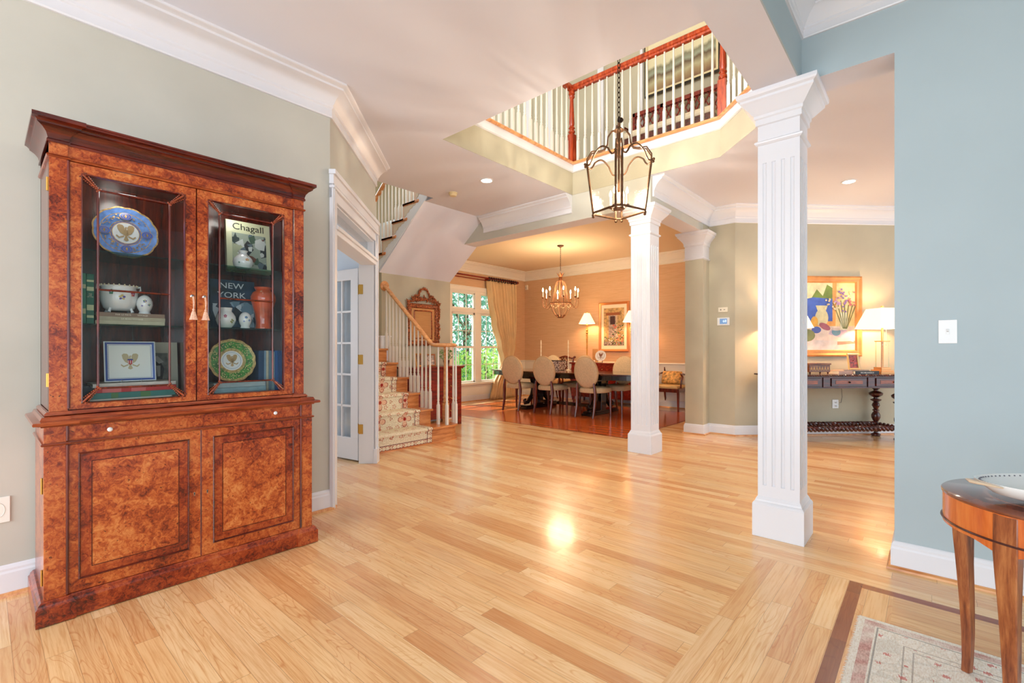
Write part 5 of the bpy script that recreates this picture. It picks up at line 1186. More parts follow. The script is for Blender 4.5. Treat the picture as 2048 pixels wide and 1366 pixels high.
cc = carved_chair('carved mahogany armchair at the right of the dining room, holding a gold cushion'); cc.location = (9.02, 3.83, 0)
dup(cc, (8.88, 6.48, 0), PI, 'carved mahogany armchair showing only its top behind the floral box')
t = thing('gold_cushion', 'gold damask lumbar cushion on the right carved armchair', 'cushion', (9.12, 3.84, .495)); m = MB()
n = 12; G = [[None] * (n + 1) for _ in range(n + 1)]
for sd in (-1, 1):
    for i in range(n + 1):
        for j in range(n + 1):
            u, v = i / n * 2 - 1, j / n * 2 - 1; k = (1 - u ** 4) * (1 - v ** 4); G[i][j] = m.pt((sd * .065 * k ** .6 + .04 * v, u * .205 * (1 - .05 * v * v), .13 + v * .125 * (1 - .05 * u * u)))
    for i in range(n):
        for j in range(n): m.face((G[i][j], G[i + 1][j], G[i + 1][j + 1], G[i][j + 1]))
m.build('cover', M((206, 160, 92), .5, .1, var=.4, vscale=22), t, True)
# sideboard
sbd = thing('sideboard', 'low red-brown sideboard against the dining room\'s back wall under the garden painting', 'sideboard', (9.04, 5.22, 0))
m = MB(); m.box(-.24, -.80, .14, .24, .80, .86); m.build('body', REDWOOD, sbd, bev=.004)
m = MB(); m.box(-.27, -.84, .86, .255, .84, .89); m.build('top', REDWOOD, sbd, bev=.006)
for k in range(3):
    m = MB(); m.box(-.252, -.77 + k * .52, .68, -.24, -.27 + k * .52, .83); d_ = m.build('drawer', REDWOOD, sbd, bev=.003); m = MB(); m.ball((-.262, -.52 + k * .52, .755), .014, 8); m.build('knob', BRASS, d_, True)
    m = MB(); m.box(-.252, -.77 + k * .52, .18, -.24, -.27 + k * .52, .65); d_ = m.build('door', REDWOOD, sbd, bev=.003); m = MB(); m.ball((-.262, -.30 + k * .52, .45), .012, 8); m.build('knob', BRASS, d_, True)
for x in (-.21, .21):
    for y in (-.76, .76): m = MB(); m.lathe([(.018, 0), (.03, .14)], 4, (x, y, 0), rot=PI / 4); m.build('leg', REDWOOD, sbd)
def cand_lamp(y, label):
    t = thing('buffet_lamp', label, 'lamp', (9.02, y, .89), 0, 'buffet lamps on the sideboard')
    m = MB(); m.lathe([(.07, 0), (.07, .012), (.045, .03), (.018, .05), (.014, .10), (.022, .12), (.013, .15), (.018, .45), (.022, .62), (.016, .64), (.03, .66), (.016, .69), (.026, .72), (.012, .75), (.014, .82), (.024, .84), (.010, .86), (.010, .90)], 18); m.build('stem', GOLD, t, True)
    m = MB(); m.lathe([(.183, .865), (.062, 1.10)], 32, cap=False); m.build('lamp_shade', SHADE, t, True)
    m = MB(); m.lathe([(.004, 1.10), (.012, 1.115), (.008, 1.135), (.001, 1.145)], 10); m.build('finial', BRASS, t, True)
    lamp('buffet_lamp_bulb', 'POINT', (9.02, y, 1.86), 7, WARM, .05); return t
cand_lamp(5.75, 'lit buffet lamp with cream shade at the left end of the sideboard')
cand_lamp(4.66, 'lit buffet lamp mostly hidden behind the second column')
# dining painting
t = thing('garden_painting', 'gold-framed painting of roses by an old doorway over the sideboard', 'painting', (9.285, 5.22, 1.135))
X5 = Matrix.Translation((0, .37, 0)) @ XW
m = MB(); frame(m, .74, 1.09, [(0, 0), (0, .03), (.012, .035), (.03, .028), (.05, .02), (.055, 0)], X5); m.build('frame', M((206, 130, 74), .35, .4), t)
m = MB(); m.xf = X5; m.poly([(.05, .05, .006), (.69, .05, .006), (.69, 1.04, .006), (.05, 1.04, .006)]); m.build('mat_board', M((240, 226, 200), .7), t)
m = MB(); m.xf = X5; rr = random.Random(9)
def q4(x0, y0, x1, y1, k, z): m.m = k; m.poly([(x0, y0, z), (x1, y0, z), (x1, y1, z), (x0, y1, z)])
q4(.12, .13, .62, .96, 0, .008); q4(.24, .30, .42, .80, 1, .0084); q4(.17, .80, .52, .86, 2, .0086); q4(.28, .60, .40, .78, 3, .0088); q4(.12, .13, .62, .22, 5, .0085); q4(.42, .15, .46, .80, 7, .0089)
for k in range(230):
    a = rr.random(); x = .12 + .5 * (.45 + .55 * rr.random()) if a < .7 else rr.uniform(.13, .4); y = rr.uniform(.14, .62) if a < .7 else rr.uniform(.14, .32); s_ = rr.uniform(.008, .022)
    m.m = rr.choice((4, 4, 8, 6, 6, 5, 3, 9)) if a < .7 else rr.choice((5, 3, 9, 8)); x = min(.60, x); m.poly([(x - s_, y, .009 + k * .00001), (x, y - s_ * .8, .009 + k * .00001), (x + s_, y + .3 * s_, .009 + k * .00001), (x, y + s_, .009 + k * .00001)])
m.build('picture', [M((196, 160, 104), .6, var=.3, vscale=16), M((170, 150, 140), .6, var=.3, vscale=20), M((150, 84, 44), .6), M((70, 34, 36), .6), M((60, 96, 50), .6), M((150, 130, 120), .6, var=.4, vscale=30), M((224, 90, 70), .6), M((206, 180, 150), .6), M((110, 140, 60), .6), M((214, 206, 196), .6)], t)
# small things on the sideboard and table
t = thing('eagle_platter', 'oval white platter with an eagle, standing on a stand on the sideboard', 'platter', (8.93, 5.34, .92)); m = MB(); X6 = Matrix.Translation((0, 0, .12)) @ Matrix.Rotation(.16, 4, 'Y') @ XW
m.xf = X6
Rg = [[m.pt((.135 * f * math.cos(2 * PI * k / 40), .118 * f * math.sin(2 * PI * k / 40), z)) for k in range(40)] for f, z in ((1, .012), (.96, .012), (.66, .0), (.62, .001), (.02, .001))]
for i, (a_, b_) in enumerate(zip(Rg, Rg[1:])):
    for k in range(40): m.m = 1 if i == 2 else 0; m.face((a_[k], a_[(k + 1) % 40], b_[(k + 1) % 40], b_[k]))
Bk = [m.pt((.10 * math.cos(2 * PI * k / 40), .09 * math.sin(2 * PI * k / 40), -.006)) for k in range(40)]; m.m = 0
for k in range(40): m.face((Rg[0][k], Rg[0][(k + 1) % 40], Bk[(k + 1) % 40], Bk[k]))
m.face(Bk); m.build('dish', [PW, M((110, 60, 44), .4)], t, True)
m = MB(); m.xf = X6 @ Matrix.Rotation(-PI / 2, 4, 'X'); eagle(m, .06, 0, 0, 0, -.004); m.build('printed_eagle', [M((130, 84, 60), .5)], t)
m = MB(); m.tube([(-.03, -.06, .03), (-.03, -.06, -.025), (.06, 0, -.026), (-.03, .06, -.025), (-.03, .06, .03)], .004, 6); m.tube([(.06, 0, -.026), (.04, 0, .10)], .004, 6); m.build('stand', DARKW, t, True)
t = thing('crystal_plaque', 'tall clear crystal plaque on the sideboard left of the eagle platter', 'plaque', (9.06, 5.56, .89)); m = MB(); m.box(-.012, -.065, .03, .012, .065, .30); m.box(-.03, -.05, 0, .03, .05, .03); m.build('crystal', glassmat('crystal', (240, 232, 214), .25), t, bev=.004)
for k, (y, lb) in enumerate(((5.49, 'small white flowered cup on the sideboard, left of the platter'), (5.62, 'small white flowered cup on the sideboard, beside the lamp stem'))):
    t = pots('small_cup', lb, 'cup', (8.88, y, .89), [(.02, 0), (.03, .01), (.035, .05), (.03, .052), (.001, .02)], WHITEP, 16); t['group'] = 'small cups on the sideboard'
t = thing('floral_box', 'black and white floral fabric box on the dining table', 'box', (7.82, 5.75, .76)); m = MB(); m.box(-.11, -.175, 0, .11, .175, .19)
def floral(t, b):
    v = coords(t); vo = t.nodes.new('ShaderNodeTexVoronoi'); vo.inputs['Scale'].default_value = 26; L(t, v, vo.inputs['Vector']); n1 = noise(t, v, 40, 2)
    s_ = math_(t, 'ADD', vo.outputs['Distance'], math_(t, 'MULTIPLY', n1, .5)); L(t, ramp(t, s_, [(.45, (226, 206, 196)), (.55, (40, 22, 22)), (.72, (90, 40, 40)), (.8, (210, 190, 180))]), b.inputs['Base Color'])
m.build('body', painterly('floral_fabric', floral), t, bev=.01); m = MB(); m.box(-.115, -.18, .19, .115, .18, .197); m.build('lid', M((60, 30, 28), .6), t)
for k, (x, y, lb) in enumerate(((7.62, 5.96, 'tall twisted cream candle on the dining table, left of the floral box'), (7.9, 5.48, 'tall twisted cream candle on the dining table, right of the floral box'))):
    t = thing('candlestick', lb, 'candlestick', (x, y, .76), 0, 'candlesticks on the dining table')
    m = MB(); m.lathe([(.045, 0), (.04, .012), (.012, .025), (.018, .06), (.010, .09), (.02, .14), (.02, .16), (.014, .165)], 16); m.build('holder', M((226, 214, 196), .15, coat=.5), t, True)
    m = MB()
    for w_ in (0, PI): m.tube([(.005 * math.cos(w_ + q * .55), .005 * math.sin(w_ + q * .55), .16 + q * .0145) for q in range(32)], .008, 6)
    m.build('candle', IVORY, t, True)
# sensor
t = thing('motion_sensor', 'small white motion sensor high in the dining room corner', 'sensor', (9.27, 7.72, 2.76), 0); m = MB(); m.box(-.02, -.035, -.06, .028, .035, .06); m.build('housing', M((236, 226, 210), .5), t, bev=.008); m = MB(); m.box(-.023, -.02, -.03, -.019, .02, .0); m.build('lens', M((200, 190, 176), .3), t)
# curtain and rod
t = thing('curtain_rod', 'long dark wooden double curtain rod over the dining windows', 'curtain rod', (7.3, 7.68, 2.83)); m = MB()
m.tube([(-1.6, 0, 0), (1.53, 0, 0)], .019, 10); m.tube([(-1.6, .06, -.045), (.75, .06, -.045)], .012, 8); m.build('rod', REDWOOD, t, True)
m = MB(); m.ball((1.56, 0, 0), .038, 10, rx=1.3); m.build('finial', REDWOOD, t, True)
m = MB()
for x in (.55, 1.45, -.8): m.box(x - .012, -.0, -.03, x + .012, .11, .02)
m.build('bracket', REDWOOD, t)
ring0 = None
for k in range(13):
    x = 7.86 + k * .077
    if ring0 is None:
        m = MB(); m.tube([(0, .040 * math.cos(2 * PI * q / 16), .040 * math.sin(2 * PI * q / 16)) for q in range(16)], .012, 6, closed=True); ring0 = m.build('curtain_ring', M((22, 18, 36), .3), None, True); r_ = ring0
    else: r_ = ring0.copy(); C.objects.link(r_)
    r_.location = (x, 7.68, 2.818); tag(r_, 'dark curtain ring on the rod above the gold dining room curtain', 'curtain ring', 'curtain rings on the rod')
cu = MB(); nu, nv = 96, 40
def cx_(v): # v 0 top..1 floor -> left,right edges
    import bisect
    ks = [(0, 7.80, 8.79), (.15, 7.86, 8.80), (.35, 8.00, 8.79), (.55, 8.20, 8.75), (.66, 8.30, 8.66), (.70, 8.32, 8.62), (.76, 8.22, 8.66), (.88, 8.02, 8.80), (1, 7.92, 8.84)]
    for a_, b_ in zip(ks, ks[1:]):
        if a_[0] <= v <= b_[0]: u = (v - a_[0]) / (b_[0] - a_[0]); u = u * u * (3 - 2 * u); return a_[1] + (b_[1] - a_[1]) * u, a_[2] + (b_[2] - a_[2]) * u
idx = []
for j in range(nv + 1):
    v = j / nv; a_, b_ = cx_(v); row = []
    for i in range(nu + 1):
        u = i / nu; amp = .06 + .012 * math.sin(v * 3); ph = 2 * PI * 9 * u + .6 * math.sin(v * 4 + u * 5); y = 7.69 + amp * math.sin(ph) + .01 * math.sin(ph * 2.3); row.append(cu.pt((a_ + (b_ - a_) * u + .006 * math.sin(ph * 2), y, 2.775 - v * 2.765)))
    idx.append(row)
for j in range(nv):
    for i in range(nu): cu.face((idx[j][i], idx[j][i + 1], idx[j + 1][i + 1], idx[j + 1][i]))
o = cu.build('curtain', M((228, 198, 150), .6, var=.06, vscale=3), None, True, angle=180); tag(o, 'pale gold pleated curtain gathered at the right of the dining windows', 'curtain'); so = o.modifiers.new('s', 'SOLIDIFY'); so.thickness = .004
# ================================================================= MIRROR AND CHEST under the stairs
t = thing('ornate_mirror', 'carved gilt-brown wall mirror with pierced crest above the chest', 'mirror', (4.69, 6.062, 1.25)); cg = M((160, 92, 56), .4, .5, var=.5, vscale=50)
X7 = Matrix.Translation((-.30, 0, .0)) @ XD
m = MB(); frame(m, .60, .66, [(0, 0), (0, .02), (.02, .035), (.05, .025), (.06, .03), (.075, .012), (.075, 0)], X7); frame(m, .36, .46, [(0, 0), (0, .02), (.012, .026), (.022, .012), (.022, 0)], Matrix.Translation((-.18, 0, .10)) @ XD)
rr = random.Random(2); m.xf = Matrix()
def leafs(pts, s_, n):
    for k in range(n):
        u = k / (n - 1) * (len(pts) - 1); i = min(int(u), len(pts) - 2); f = u - i; x = pts[i][0] + (pts[i + 1][0] - pts[i][0]) * f; z = pts[i][1] + (pts[i + 1][1] - pts[i][1]) * f
        a = rr.uniform(0, PI); r = s_ * rr.uniform(.7, 1.2); x += rr.uniform(-.3, .3) * s_; z += rr.uniform(-.3, .3) * s_
        m.tube([(x - r * math.cos(a), -.03, z - r * math.sin(a)), (x, -.042, z), (x + r * math.cos(a), -.03, z + r * math.sin(a))], [.003, r * .42, .003], 6)
leafs([(-.29, .02), (-.30, .66)], .042, 34); leafs([(.29, .02), (.30, .66)], .042, 34); leafs([(-.31, .68), (-.15, .72), (0, .73), (.15, .72), (.31, .68)], .046, 34); leafs([(-.28, .01), (.28, .01)], .026, 18)
leafs([(-.12, .74), (-.10, .82), (-.05, .89), (0, .905), (.05, .89), (.10, .82), (.12, .74)], .032, 30); leafs([(-.22, .73), (-.14, .79)], .038, 12); leafs([(.22, .73), (.14, .79)], .038, 12); leafs([(0, .74), (0, .79)], .024, 5)
m.tube([(-.12, -.03, .74), (-.10, -.03, .82), (-.05, -.03, .885), (0, -.03, .90), (.05, -.03, .885), (.10, -.03, .82), (.12, -.03, .74)], .012, 8)
m.build('carved_frame', cg, t, True)
m = MB(); m.xf = XD; m.poly([(-.235, .06, .012), (.235, .06, .012), (.235, .60, .012), (-.235, .60, .012)]); m.build('mirror_glass', MIRROR, t)
chs = thing('chest_of_drawers', 'red mahogany chest of drawers under the mirror, behind the balusters', 'chest of drawers', (4.66, 5.82, 0))
m = MB(); m.box(-.46, -.20, .12, .46, .20, .90); m.build('body', REDWOOD, chs, bev=.004)
m = MB(); m.box(-.50, -.235, .90, .50, .22, .925); m.box(-.48, -.22, .885, .48, .21, .90); m.build('top', REDWOOD, chs, bev=.005)
for k, (z0, z1) in enumerate(((.15, .33), (.35, .53), (.55, .71), (.73, .87))):
    m = MB(); m.box(-.42, -.212, z0, .42, -.20, z1); d_ = m.build('drawer', REDWOOD, chs, bev=.004)
    for x in (-.25, .25): m = MB(); m.tube([(x - .04, -.216, (z0 + z1) / 2), (x - .03, -.23, (z0 + z1) / 2 - .02), (x + .03, -.23, (z0 + z1) / 2 - .02), (x + .04, -.216, (z0 + z1) / 2)], .004, 6); m.build('drawer_pull', BRASS, d_, True)
for x in (-.44, .37):
    for y in (-.22, .13): m = MB(); m.prism([(x, 0), (x + .05, 0), (x + .06, .06), (x + .07, .13), (x, .13)] if x < 0 else [(x + .02, 0), (x + .07, 0), (x + .07, .13), (x, .13), (x + .01, .06)], y, y + .08, 'y'); m.build('foot', REDWOOD, chs)
for x in (.462,):
    for z0, z1 in ((.18, .5), (.54, .86)): m = MB(); m.box(x - .002, -.14, z0, x + .004, .14, z1); m.build('side_panel', REDWOOD, chs, bev=.003)
def photo(name, label, loc, w_, h_, rz, fc, pc, grp, tilt=-.14):
    t = thing(name, label, 'photograph', loc, rz, grp); X = Matrix.Rotation(tilt, 4, 'X') @ Matrix.Translation((-w_ / 2, 0, 0)) @ XD
    m = MB(); frame(m, w_, h_, [(0, 0), (0, .014), (.006, .018), (.02, .012), (.022, 0)], X); m.xf = X; m.poly([(0, 0, .001), (w_, 0, .001), (w_, h_, .001), (0, h_, .001)]); m.build('frame', fc, t)
    m = MB(); m.xf = X; m.poly([(.02, .02, .004), (w_ - .02, .02, .004), (w_ - .02, h_ - .02, .004), (.02, h_ - .02, .004)]); m.build('print', pc, t)
    m = MB(); m.tube([(0, .005, h_ * .6), (0, h_ * .38, .002)], .004, 6); m.build('easel_strut', DARKW, t); return t
photo('framed_photo', 'gold-framed photograph on the chest, left of the plant', (4.42, 5.80, .925), .15, .20, .15, GOLD, M((120, 84, 66), .4, var=.6, vscale=30), 'photographs on the chest')
photo('framed_photo', 'wooden-framed photograph in the middle of the chest, under the mirror', (4.63, 5.78, .925), .17, .19, -.12, M((180, 110, 60), .4), M((196, 170, 150), .4, var=.5, vscale=30), 'photographs on the chest')
t = thing('potted_plant', 'small leafy green plant in a dark pot on the chest', 'plant', (4.94, 5.78, .925)); m = MB(); m.lathe([(.035, 0), (.05, .06), (.055, .09), (.05, .09), (.04, .07)], 16); m.build('pot', DARKW, t, True)
m = MB(); rr = random.Random(4)
for k in range(120):
    a = rr.uniform(0, 2 * PI); r = rr.uniform(0, .12) * 1; z = .10 + rr.uniform(0, .15); c = Vector((r * math.cos(a), r * math.sin(a) * .8, z)); d = Vector((math.cos(a), math.sin(a), rr.uniform(-.4, .6))) * .02; s_ = d.orthogonal().normalized() * .009; m.poly([c - d, c + s_, c + d, c - s_])
m.build('leaves', LF[1], t)
m = MB()
for k in range(8): a = k * PI / 4; m.tube([(0, 0, .06), (.04 * math.cos(a), .04 * math.sin(a), .13), (.09 * math.cos(a), .09 * math.sin(a), .2)], .002, 5)
m.build('stems', LF[1], t)
# ================================================================= HALL: console table, lamps, painting
CO = (7.53, .93); CR_ = -PI / 4
def hloc(x, y, z=0): c, s_ = math.cos(CR_), math.sin(CR_); return (CO[0] + x * c - y * s_, CO[1] + x * s_ + y * c, z)
con = thing('console_table', 'dark carved console table with barley-twist stretchers under the still-life painting', 'table', hloc(0, 0), CR_)
m = MB(); m.box(-.98, -.25, .845, .98, .25, .865); m.build('tabletop', DARKW, con, bev=.004)
m = MB()
def rope(m, p, q, r, turns, n=None, seg=8):
    P, Q = Vector(p), Vector(q); d = Q - P; l = d.length; d.normalize(); a = d.orthogonal().normalized(); b = d.cross(a); n = n or int(turns * 8)
    for ph in (0, PI):
        m.tube([P + d * (l * i / n) + (a * math.cos(2 * PI * turns * i / n / 2 + ph) + b * math.sin(2 * PI * turns * i / n / 2 + ph)) * r * .55 for i in range(n + 1)], r * .62, seg)
rope(m, (-.98, -.255, .855), (.98, -.255, .855), .011, 60, 240, 6); m.build('rope_edge', DARKW, con, True)
m = MB(); m.box(-.92, -.21, .70, .92, .21, .845); m.box(-.94, -.225, .69, .94, .225, .705); m.box(-.94, -.225, .83, .94, .225, .845)
for x in (-.90, -.30, .30, .90): m.box(x - .045, -.222, .705, x + .045, -.21, .83)
m.build('frieze', DARKW, con, bev=.003)
vein = wood('drawer_veneer', (92, 36, 14), (140, 66, 28), (176, 96, 48), 'x', 2, .3)
for k in range(3):
    x = -.60 + k * .60; m = MB(); m.box(x - .235, -.224, .715, x + .235, -.21, .82); d_ = m.build('drawer', DARKW, con, bev=.004); m = MB(); m.box(x - .18, -.227, .745, x + .18, -.224, .79); m.build('panel', vein, d_, bev=.001); m = MB(); m.ball((x, -.235, .768), .011, 8); m.build('knob', IROND, d_, True)
LEGP = [(.05, 0), (.062, .015), (.062, .03), (.03, .045), (.026, .06), (.052, .075), (.056, .09), (.050, .105), (.03, .115), (.035, .13), (.03, .15), (.05, .16), (.054, .175), (.035, .185), (.03, .20), (.045, .225), (.058, .26), (.058, .29), (.04, .325), (.028, .34), (.045, .35), (.045, .36), (.028, .37), (.035, .39), (.052, .42), (.040, .455), (.028, .465), (.066, .49), (.07, .505), (.03, .515), (.028, .53), (.06, .545), (.085, .565), (.09, .59), (.06, .61), (.03, .62), (.028, .635), (.05, .65), (.052, .665), (.035, .675), (.04, .695)]
LX_, LYY = .71, .18
for x in (-LX_, 0 - LX_ * 0 - .0, LX_):
    if x == 0: continue
    for y in (-LYY, LYY): m = MB(); m.lathe([(r * .9, z) for r, z in LEGP], 18, (x, y, 0)); m.build('leg', DARKW, con, True, angle=30)
for y in (-LYY, LYY):
    m = MB(); rope(m, (-LX_, y, .165), (LX_, y, .165), .034, 26, 200, 8); m.build('stretcher', DARKW, con, True)
for x in (-LX_, LX_):
    m = MB(); rope(m, (x, -LYY, .165), (x, LYY, .165), .032, 6, 60, 8); m.build('stretcher', DARKW, con, True)
def glass_lamp(x, y, label):
    t = thing('glass_column_lamp', label, 'lamp', hloc(x, y, .865), CR_, 'glass column lamps on the console'); br = M((206, 150, 96), .3, .6)
    m = MB(); m.box(-.11, -.11, 0, .11, .11, .028); m.box(-.085, -.085, .028, .085, .085, .05); m.box(-.065, -.065, .05, .065, .065, .085); m.box(-.06, -.06, .425, .06, .06, .438); m.build('base', br, t, bev=.002)
    m = MB(); m.tube([(0, 0, .085), (0, 0, .64)], .014, 12); m.build('stem', br, t, True)
    for sx, sy in ((-1, -1), (1, -1), (1, 1), (-1, 1)):
        m = MB(); m.box(sx * .05 if 0 else min(sx * .052, sx * .044), min(sy * .052, sy * .044), .085, max(sx * .052, sx * .044), max(sy * .052, sy * .044), .425); m.build('glass_rod', glassmat('lamp_glass', (236, 244, 232), .2) if 'LG' not in globals() else LG, t)
    m = MB()
    a, b_ = .215, .125; z0, z1 = .60, .87
    B_ = [(-a, -a), (a, -a), (a, a), (-a, a)]; T_ = [(-b_, -b_), (b_, -b_), (b_, b_), (-b_, b_)]
    bi = [m.pt((p[0], p[1], z0)) for p in B_]; ti = [m.pt((p[0], p[1], z1)) for p in T_]
    for k in range(4): m.face((bi[k], bi[(k + 1) % 4], ti[(k + 1) % 4], ti[k]))
    m.build('lamp_shade', SHADE, t); m = MB(); m.tube([(0, 0, .64), (0, 0, .89)], .004, 6); m.box(-.012, -.012, .885, .012, .012, .905); m.build('finial', br, t)
    for sx in (-.022, .03): m = MB(); m.tube([(sx, -.03, .59), (sx, -.03, .39)], .0012, 5); m.ball((sx, -.03, .385), .008, 8); m.build('pull_chain', M((240, 232, 220), .4), t, True)
    p = hloc(x, y, 1.60); lamp('console_lamp_bulb', 'POINT', p, 14, WARM, .05); return t
LG = glassmat('lamp_glass', (236, 244, 232), .2)
glass_lamp(.66, .02, 'lit lamp with square white shade and glass rods at the console\'s right end')
glass_lamp(-.66, .02, 'lit square-shaded lamp at the console\'s left end, hidden behind the front column')
sp = thing('still_life_painting', 'gilt-framed still-life painting with vase, fruit and flowers over the console', 'painting', hloc(.06, .286, 1.09), CR_)
X8 = Matrix.Translation((-.52, 0, 0)) @ XD
m = MB(); frame(m, 1.04, 1.11, [(0, 0), (0, .028), (.02, .034), (.045, .024), (.075, .026), (.085, .010), (.09, .008), (.09, 0)], X8); m.build('frame', M((214, 146, 84), .35, .4, var=.12), sp)
m = MB(); m.xf = X8; lay = [0]
def P8(pts, k): m.m = k; lay[0] += 1; m.poly([(.085 + x * .87, .085 + y * .94, .006 + lay[0] * .0002) for x, y in pts])
def E8(cx, cy, rx, ry, k, n=18, a=0): P8([(cx + rx * math.cos(2 * PI * q / n) * math.cos(a) - ry * math.sin(2 * PI * q / n) * math.sin(a), cy + rx * math.cos(2 * PI * q / n) * math.sin(a) + ry * math.sin(2 * PI * q / n) * math.cos(a)) for q in range(n)], k)
P8([(0, 0), (1, 0), (1, 1), (0, 1)], 0); P8([(0, .62), (.62, .62), (.62, 1), (0, 1)], 1); P8([(0, .66), (.1, .82), (.25, .74), (.36, .9), (.46, .8), (.53, .97), (.62, .92), (.62, .62), (0, .60)], 2)
P8([(0, .40), (.62, .38), (.62, .76), (.3, .78), (0, .72)], 3); P8([(0, .34), (.64, .36), (.66, .43), (0, .42)], 4); P8([(.62, .36), (.67, .36), (.69, 1), (.62, 1)], 4)
P8([(0, 0), (1, 0), (1, .36), (.0, .34)], 5); P8([(0, .0), (.75, .02), (.70, .14), (0, .16)], 6); P8([(.70, .08), (1, .10), (1, .14), (.70, .13)], 7); P8([(.55, .24), (.98, .12), (.85, .30), (.62, .33)], 8)
E8(.44, .48, .11, .13, 9); P8([(.38, .56), (.50, .56), (.54, .66), (.34, .66)], 9); E8(.32, .42, .06, .08, 10); E8(.35, .30, .08, .05, 11); E8(.49, .35, .10, .045, 12, a=-.4); E8(.20, .22, .13, .09, 13); E8(.68, .27, .075, .055, 14); E8(.68, .31, .08, .02, 15)
P8([(.74, .30), (.88, .30), (.87, .56), (.75, .56)], 16)
for q in range(7): P8([(.79 + q * .01, .32), (.80 + q * .01, .32), (.62 + q * .065 + .012, .70 + .04 * math.sin(q)), (.62 + q * .065, .70 + .04 * math.sin(q))], 17)
rr = random.Random(6)
for q in range(60):
    c_ = rr.choice(((.55, .70, 18), (.70, .72, 19), (.80, .72, 20), (.80, .66, 20), (.98 - .05, .72, 21), (.95 - .03, .82, 18), (.66, .64, 18), (.78, .84, 20))); E8(min(.97, c_[0] + rr.gauss(0, .03)), c_[1] + rr.gauss(0, .045), .018, .014, c_[2], 7)
m.build('canvas', [M(c, .6, var=.12, vscale=9) for c in ((238, 212, 150), (226, 220, 170), (120, 140, 60), (74, 104, 190), (232, 166, 92), (226, 206, 190), (210, 200, 196), (222, 130, 110), (196, 176, 190), (216, 206, 160), (222, 168, 70), (84, 100, 170), (168, 96, 110), (130, 136, 84), (110, 150, 166), (206, 190, 180), (222, 220, 190), (96, 110, 60), (232, 214, 170), (206, 160, 190), (140, 110, 170), (190, 110, 110))], sp)
# books, photograph and box on the console
def rot_to(o, rz): o.rotation_euler = (o.rotation_euler[0], o.rotation_euler[1], rz); return o
b1 = book('thick white-paged book lying left of the black book on the console', hloc(.0, -.17, .865), (.19, .24, .044), (190, 150, 130), rz=CR_)
b2 = book('black book lettered on its spine, lying in the middle of the console', hloc(.262, -.20, .865), (.32, .24, .044), (20, 18, 18), rz=CR_, title='MICHELANGELO', tcol=(236, 230, 220))
b3 = book('grey slim book on top of the black book, under the small framed photograph', hloc(.16, -.15, .909), (.34, .20, .014), (150, 130, 116), rz=CR_)
photo('framed_photo', 'small gilt-framed photograph on the books beside the console lamp', hloc(.18, -.08, .923), .17, .21, CR_ + .12, M((216, 184, 126), .35, .4), M((150, 50, 30), .4, var=.7, vscale=30), 'photograph on the console')
t = thing('carved_box', 'small carved wooden box on feet on the console, left of the books', 'box', hloc(-.35, -.08, .865), CR_); m = MB(); m.box(-.14, -.085, .03, .14, .085, .125); m.box(-.15, -.095, .125, .15, .095, .145); m.build('body', wood('box_wood', (60, 24, 10), (110, 56, 28), (160, 100, 50), 'x', 3, .4), t, bev=.003)
m = MB()
for q in range(7): m.poly([(-.13 + q * .037, -.0865, .045), (-.112 + q * .037, -.0865, .11), (-.094 + q * .037, -.0865, .045), (-.112 + q * .037, -.0865, .07)])
m.build('inlay', M((200, 150, 90), .5), t)
for x in (-.12, .12):
    for y in (-.07, .07): m = MB(); m.lathe([(.006, 0), (.012, .03)], 8, (x, y, 0)); m.build('foot', DARKW, t, True)
# ---- wall plates
t = thing('thermostat', 'white thermostat with lit blue screen on the sage hall wall', 'thermostat', (6.87, 2.15, 1.575)); m = MB(); m.box(-.022, -.08, -.055, 0, .08, .055); m.build('housing', M((236, 234, 230), .4), t, bev=.005)
m = MB(); m.box(-.0235, -.052, -.034, -.022, .045, .04); sc = m.build('screen', M((96, 130, 170), .3, emit=.5), t)
text('68', .05, M((206, 226, 240), .3, emit=.6), t, (-.0245, -.02, .004), (PI / 2, 0, -PI / 2), 'digits', align='CENTER')
t = thing('control_plate', 'small cream wall control above the thermostat', 'wall control', (6.87, 2.155, 1.74)); m = MB(); m.box(-.018, -.062, -.033, 0, .062, .033); m.build('housing', M((236, 226, 204), .4), t, bev=.003); m = MB(); m.box(-.02, -.03, -.004, -.018, -.01, .004); m.box(-.02, .02, -.008, -.018, .035, .008); m.build('buttons', M((120, 110, 90), .5), t)
t = thing('light_switch', 'white toggle light switch plate on the blue wall', 'light switch', (3.32, -.069, 1.287)); m = MB(); m.box(-.006, -.036, -.061, 0, .036, .061); m.build('plate', WHITEP, t, bev=.002); m = MB(); m.box(-.009, -.006, -.014, -.006, .006, .014); m.xf = Matrix.Rotation(.5, 4, 'Y'); m.box(-.020, -.004, -.006, -.003, .004, .006); m.build('toggle', WHITEP, t, bev=.001)
t = thing('cable_plate', 'cream wall plate with an oval cable cover at the left edge', 'wall plate', (.062, 3.36, .42)); m = MB(); m.box(-.045, -.007, -.062, .036, 0, .062); m.build('plate', M((240, 240, 230), .3), t, bev=.002)
m = MB(); m.xf = XD; m.tube([(.022 * math.cos(q * PI / 12) - .004, .034 * math.sin(q * PI / 12), .007) for q in range(24)], .0014, 6, closed=True); m.build('cover_ring', M((214, 214, 204), .3), t)
t = thing('wall_outlet', 'white wall outlet with a plugged cord under the console', 'outlet', hloc(.21, .288, .43), CR_); m = MB(); m.box(-.045, -.006, -.06, .045, 0, .06); m.build('plate', WHITEP, t, bev=.002)
m = MB(); m.box(-.0, -.03, .012, .03, -.006, .03); m.box(0, -.03, -.035, .03, -.006, -.017); m.build('plug', WHITEP, t, bev=.003); m = MB(); m.tube([(.03, -.02, .02), (.06, -.03, .02), (.07, -.04, .1), (.05, -.05, .27)], .003, 6); m.build('cord', M((90, 80, 70), .5), t)
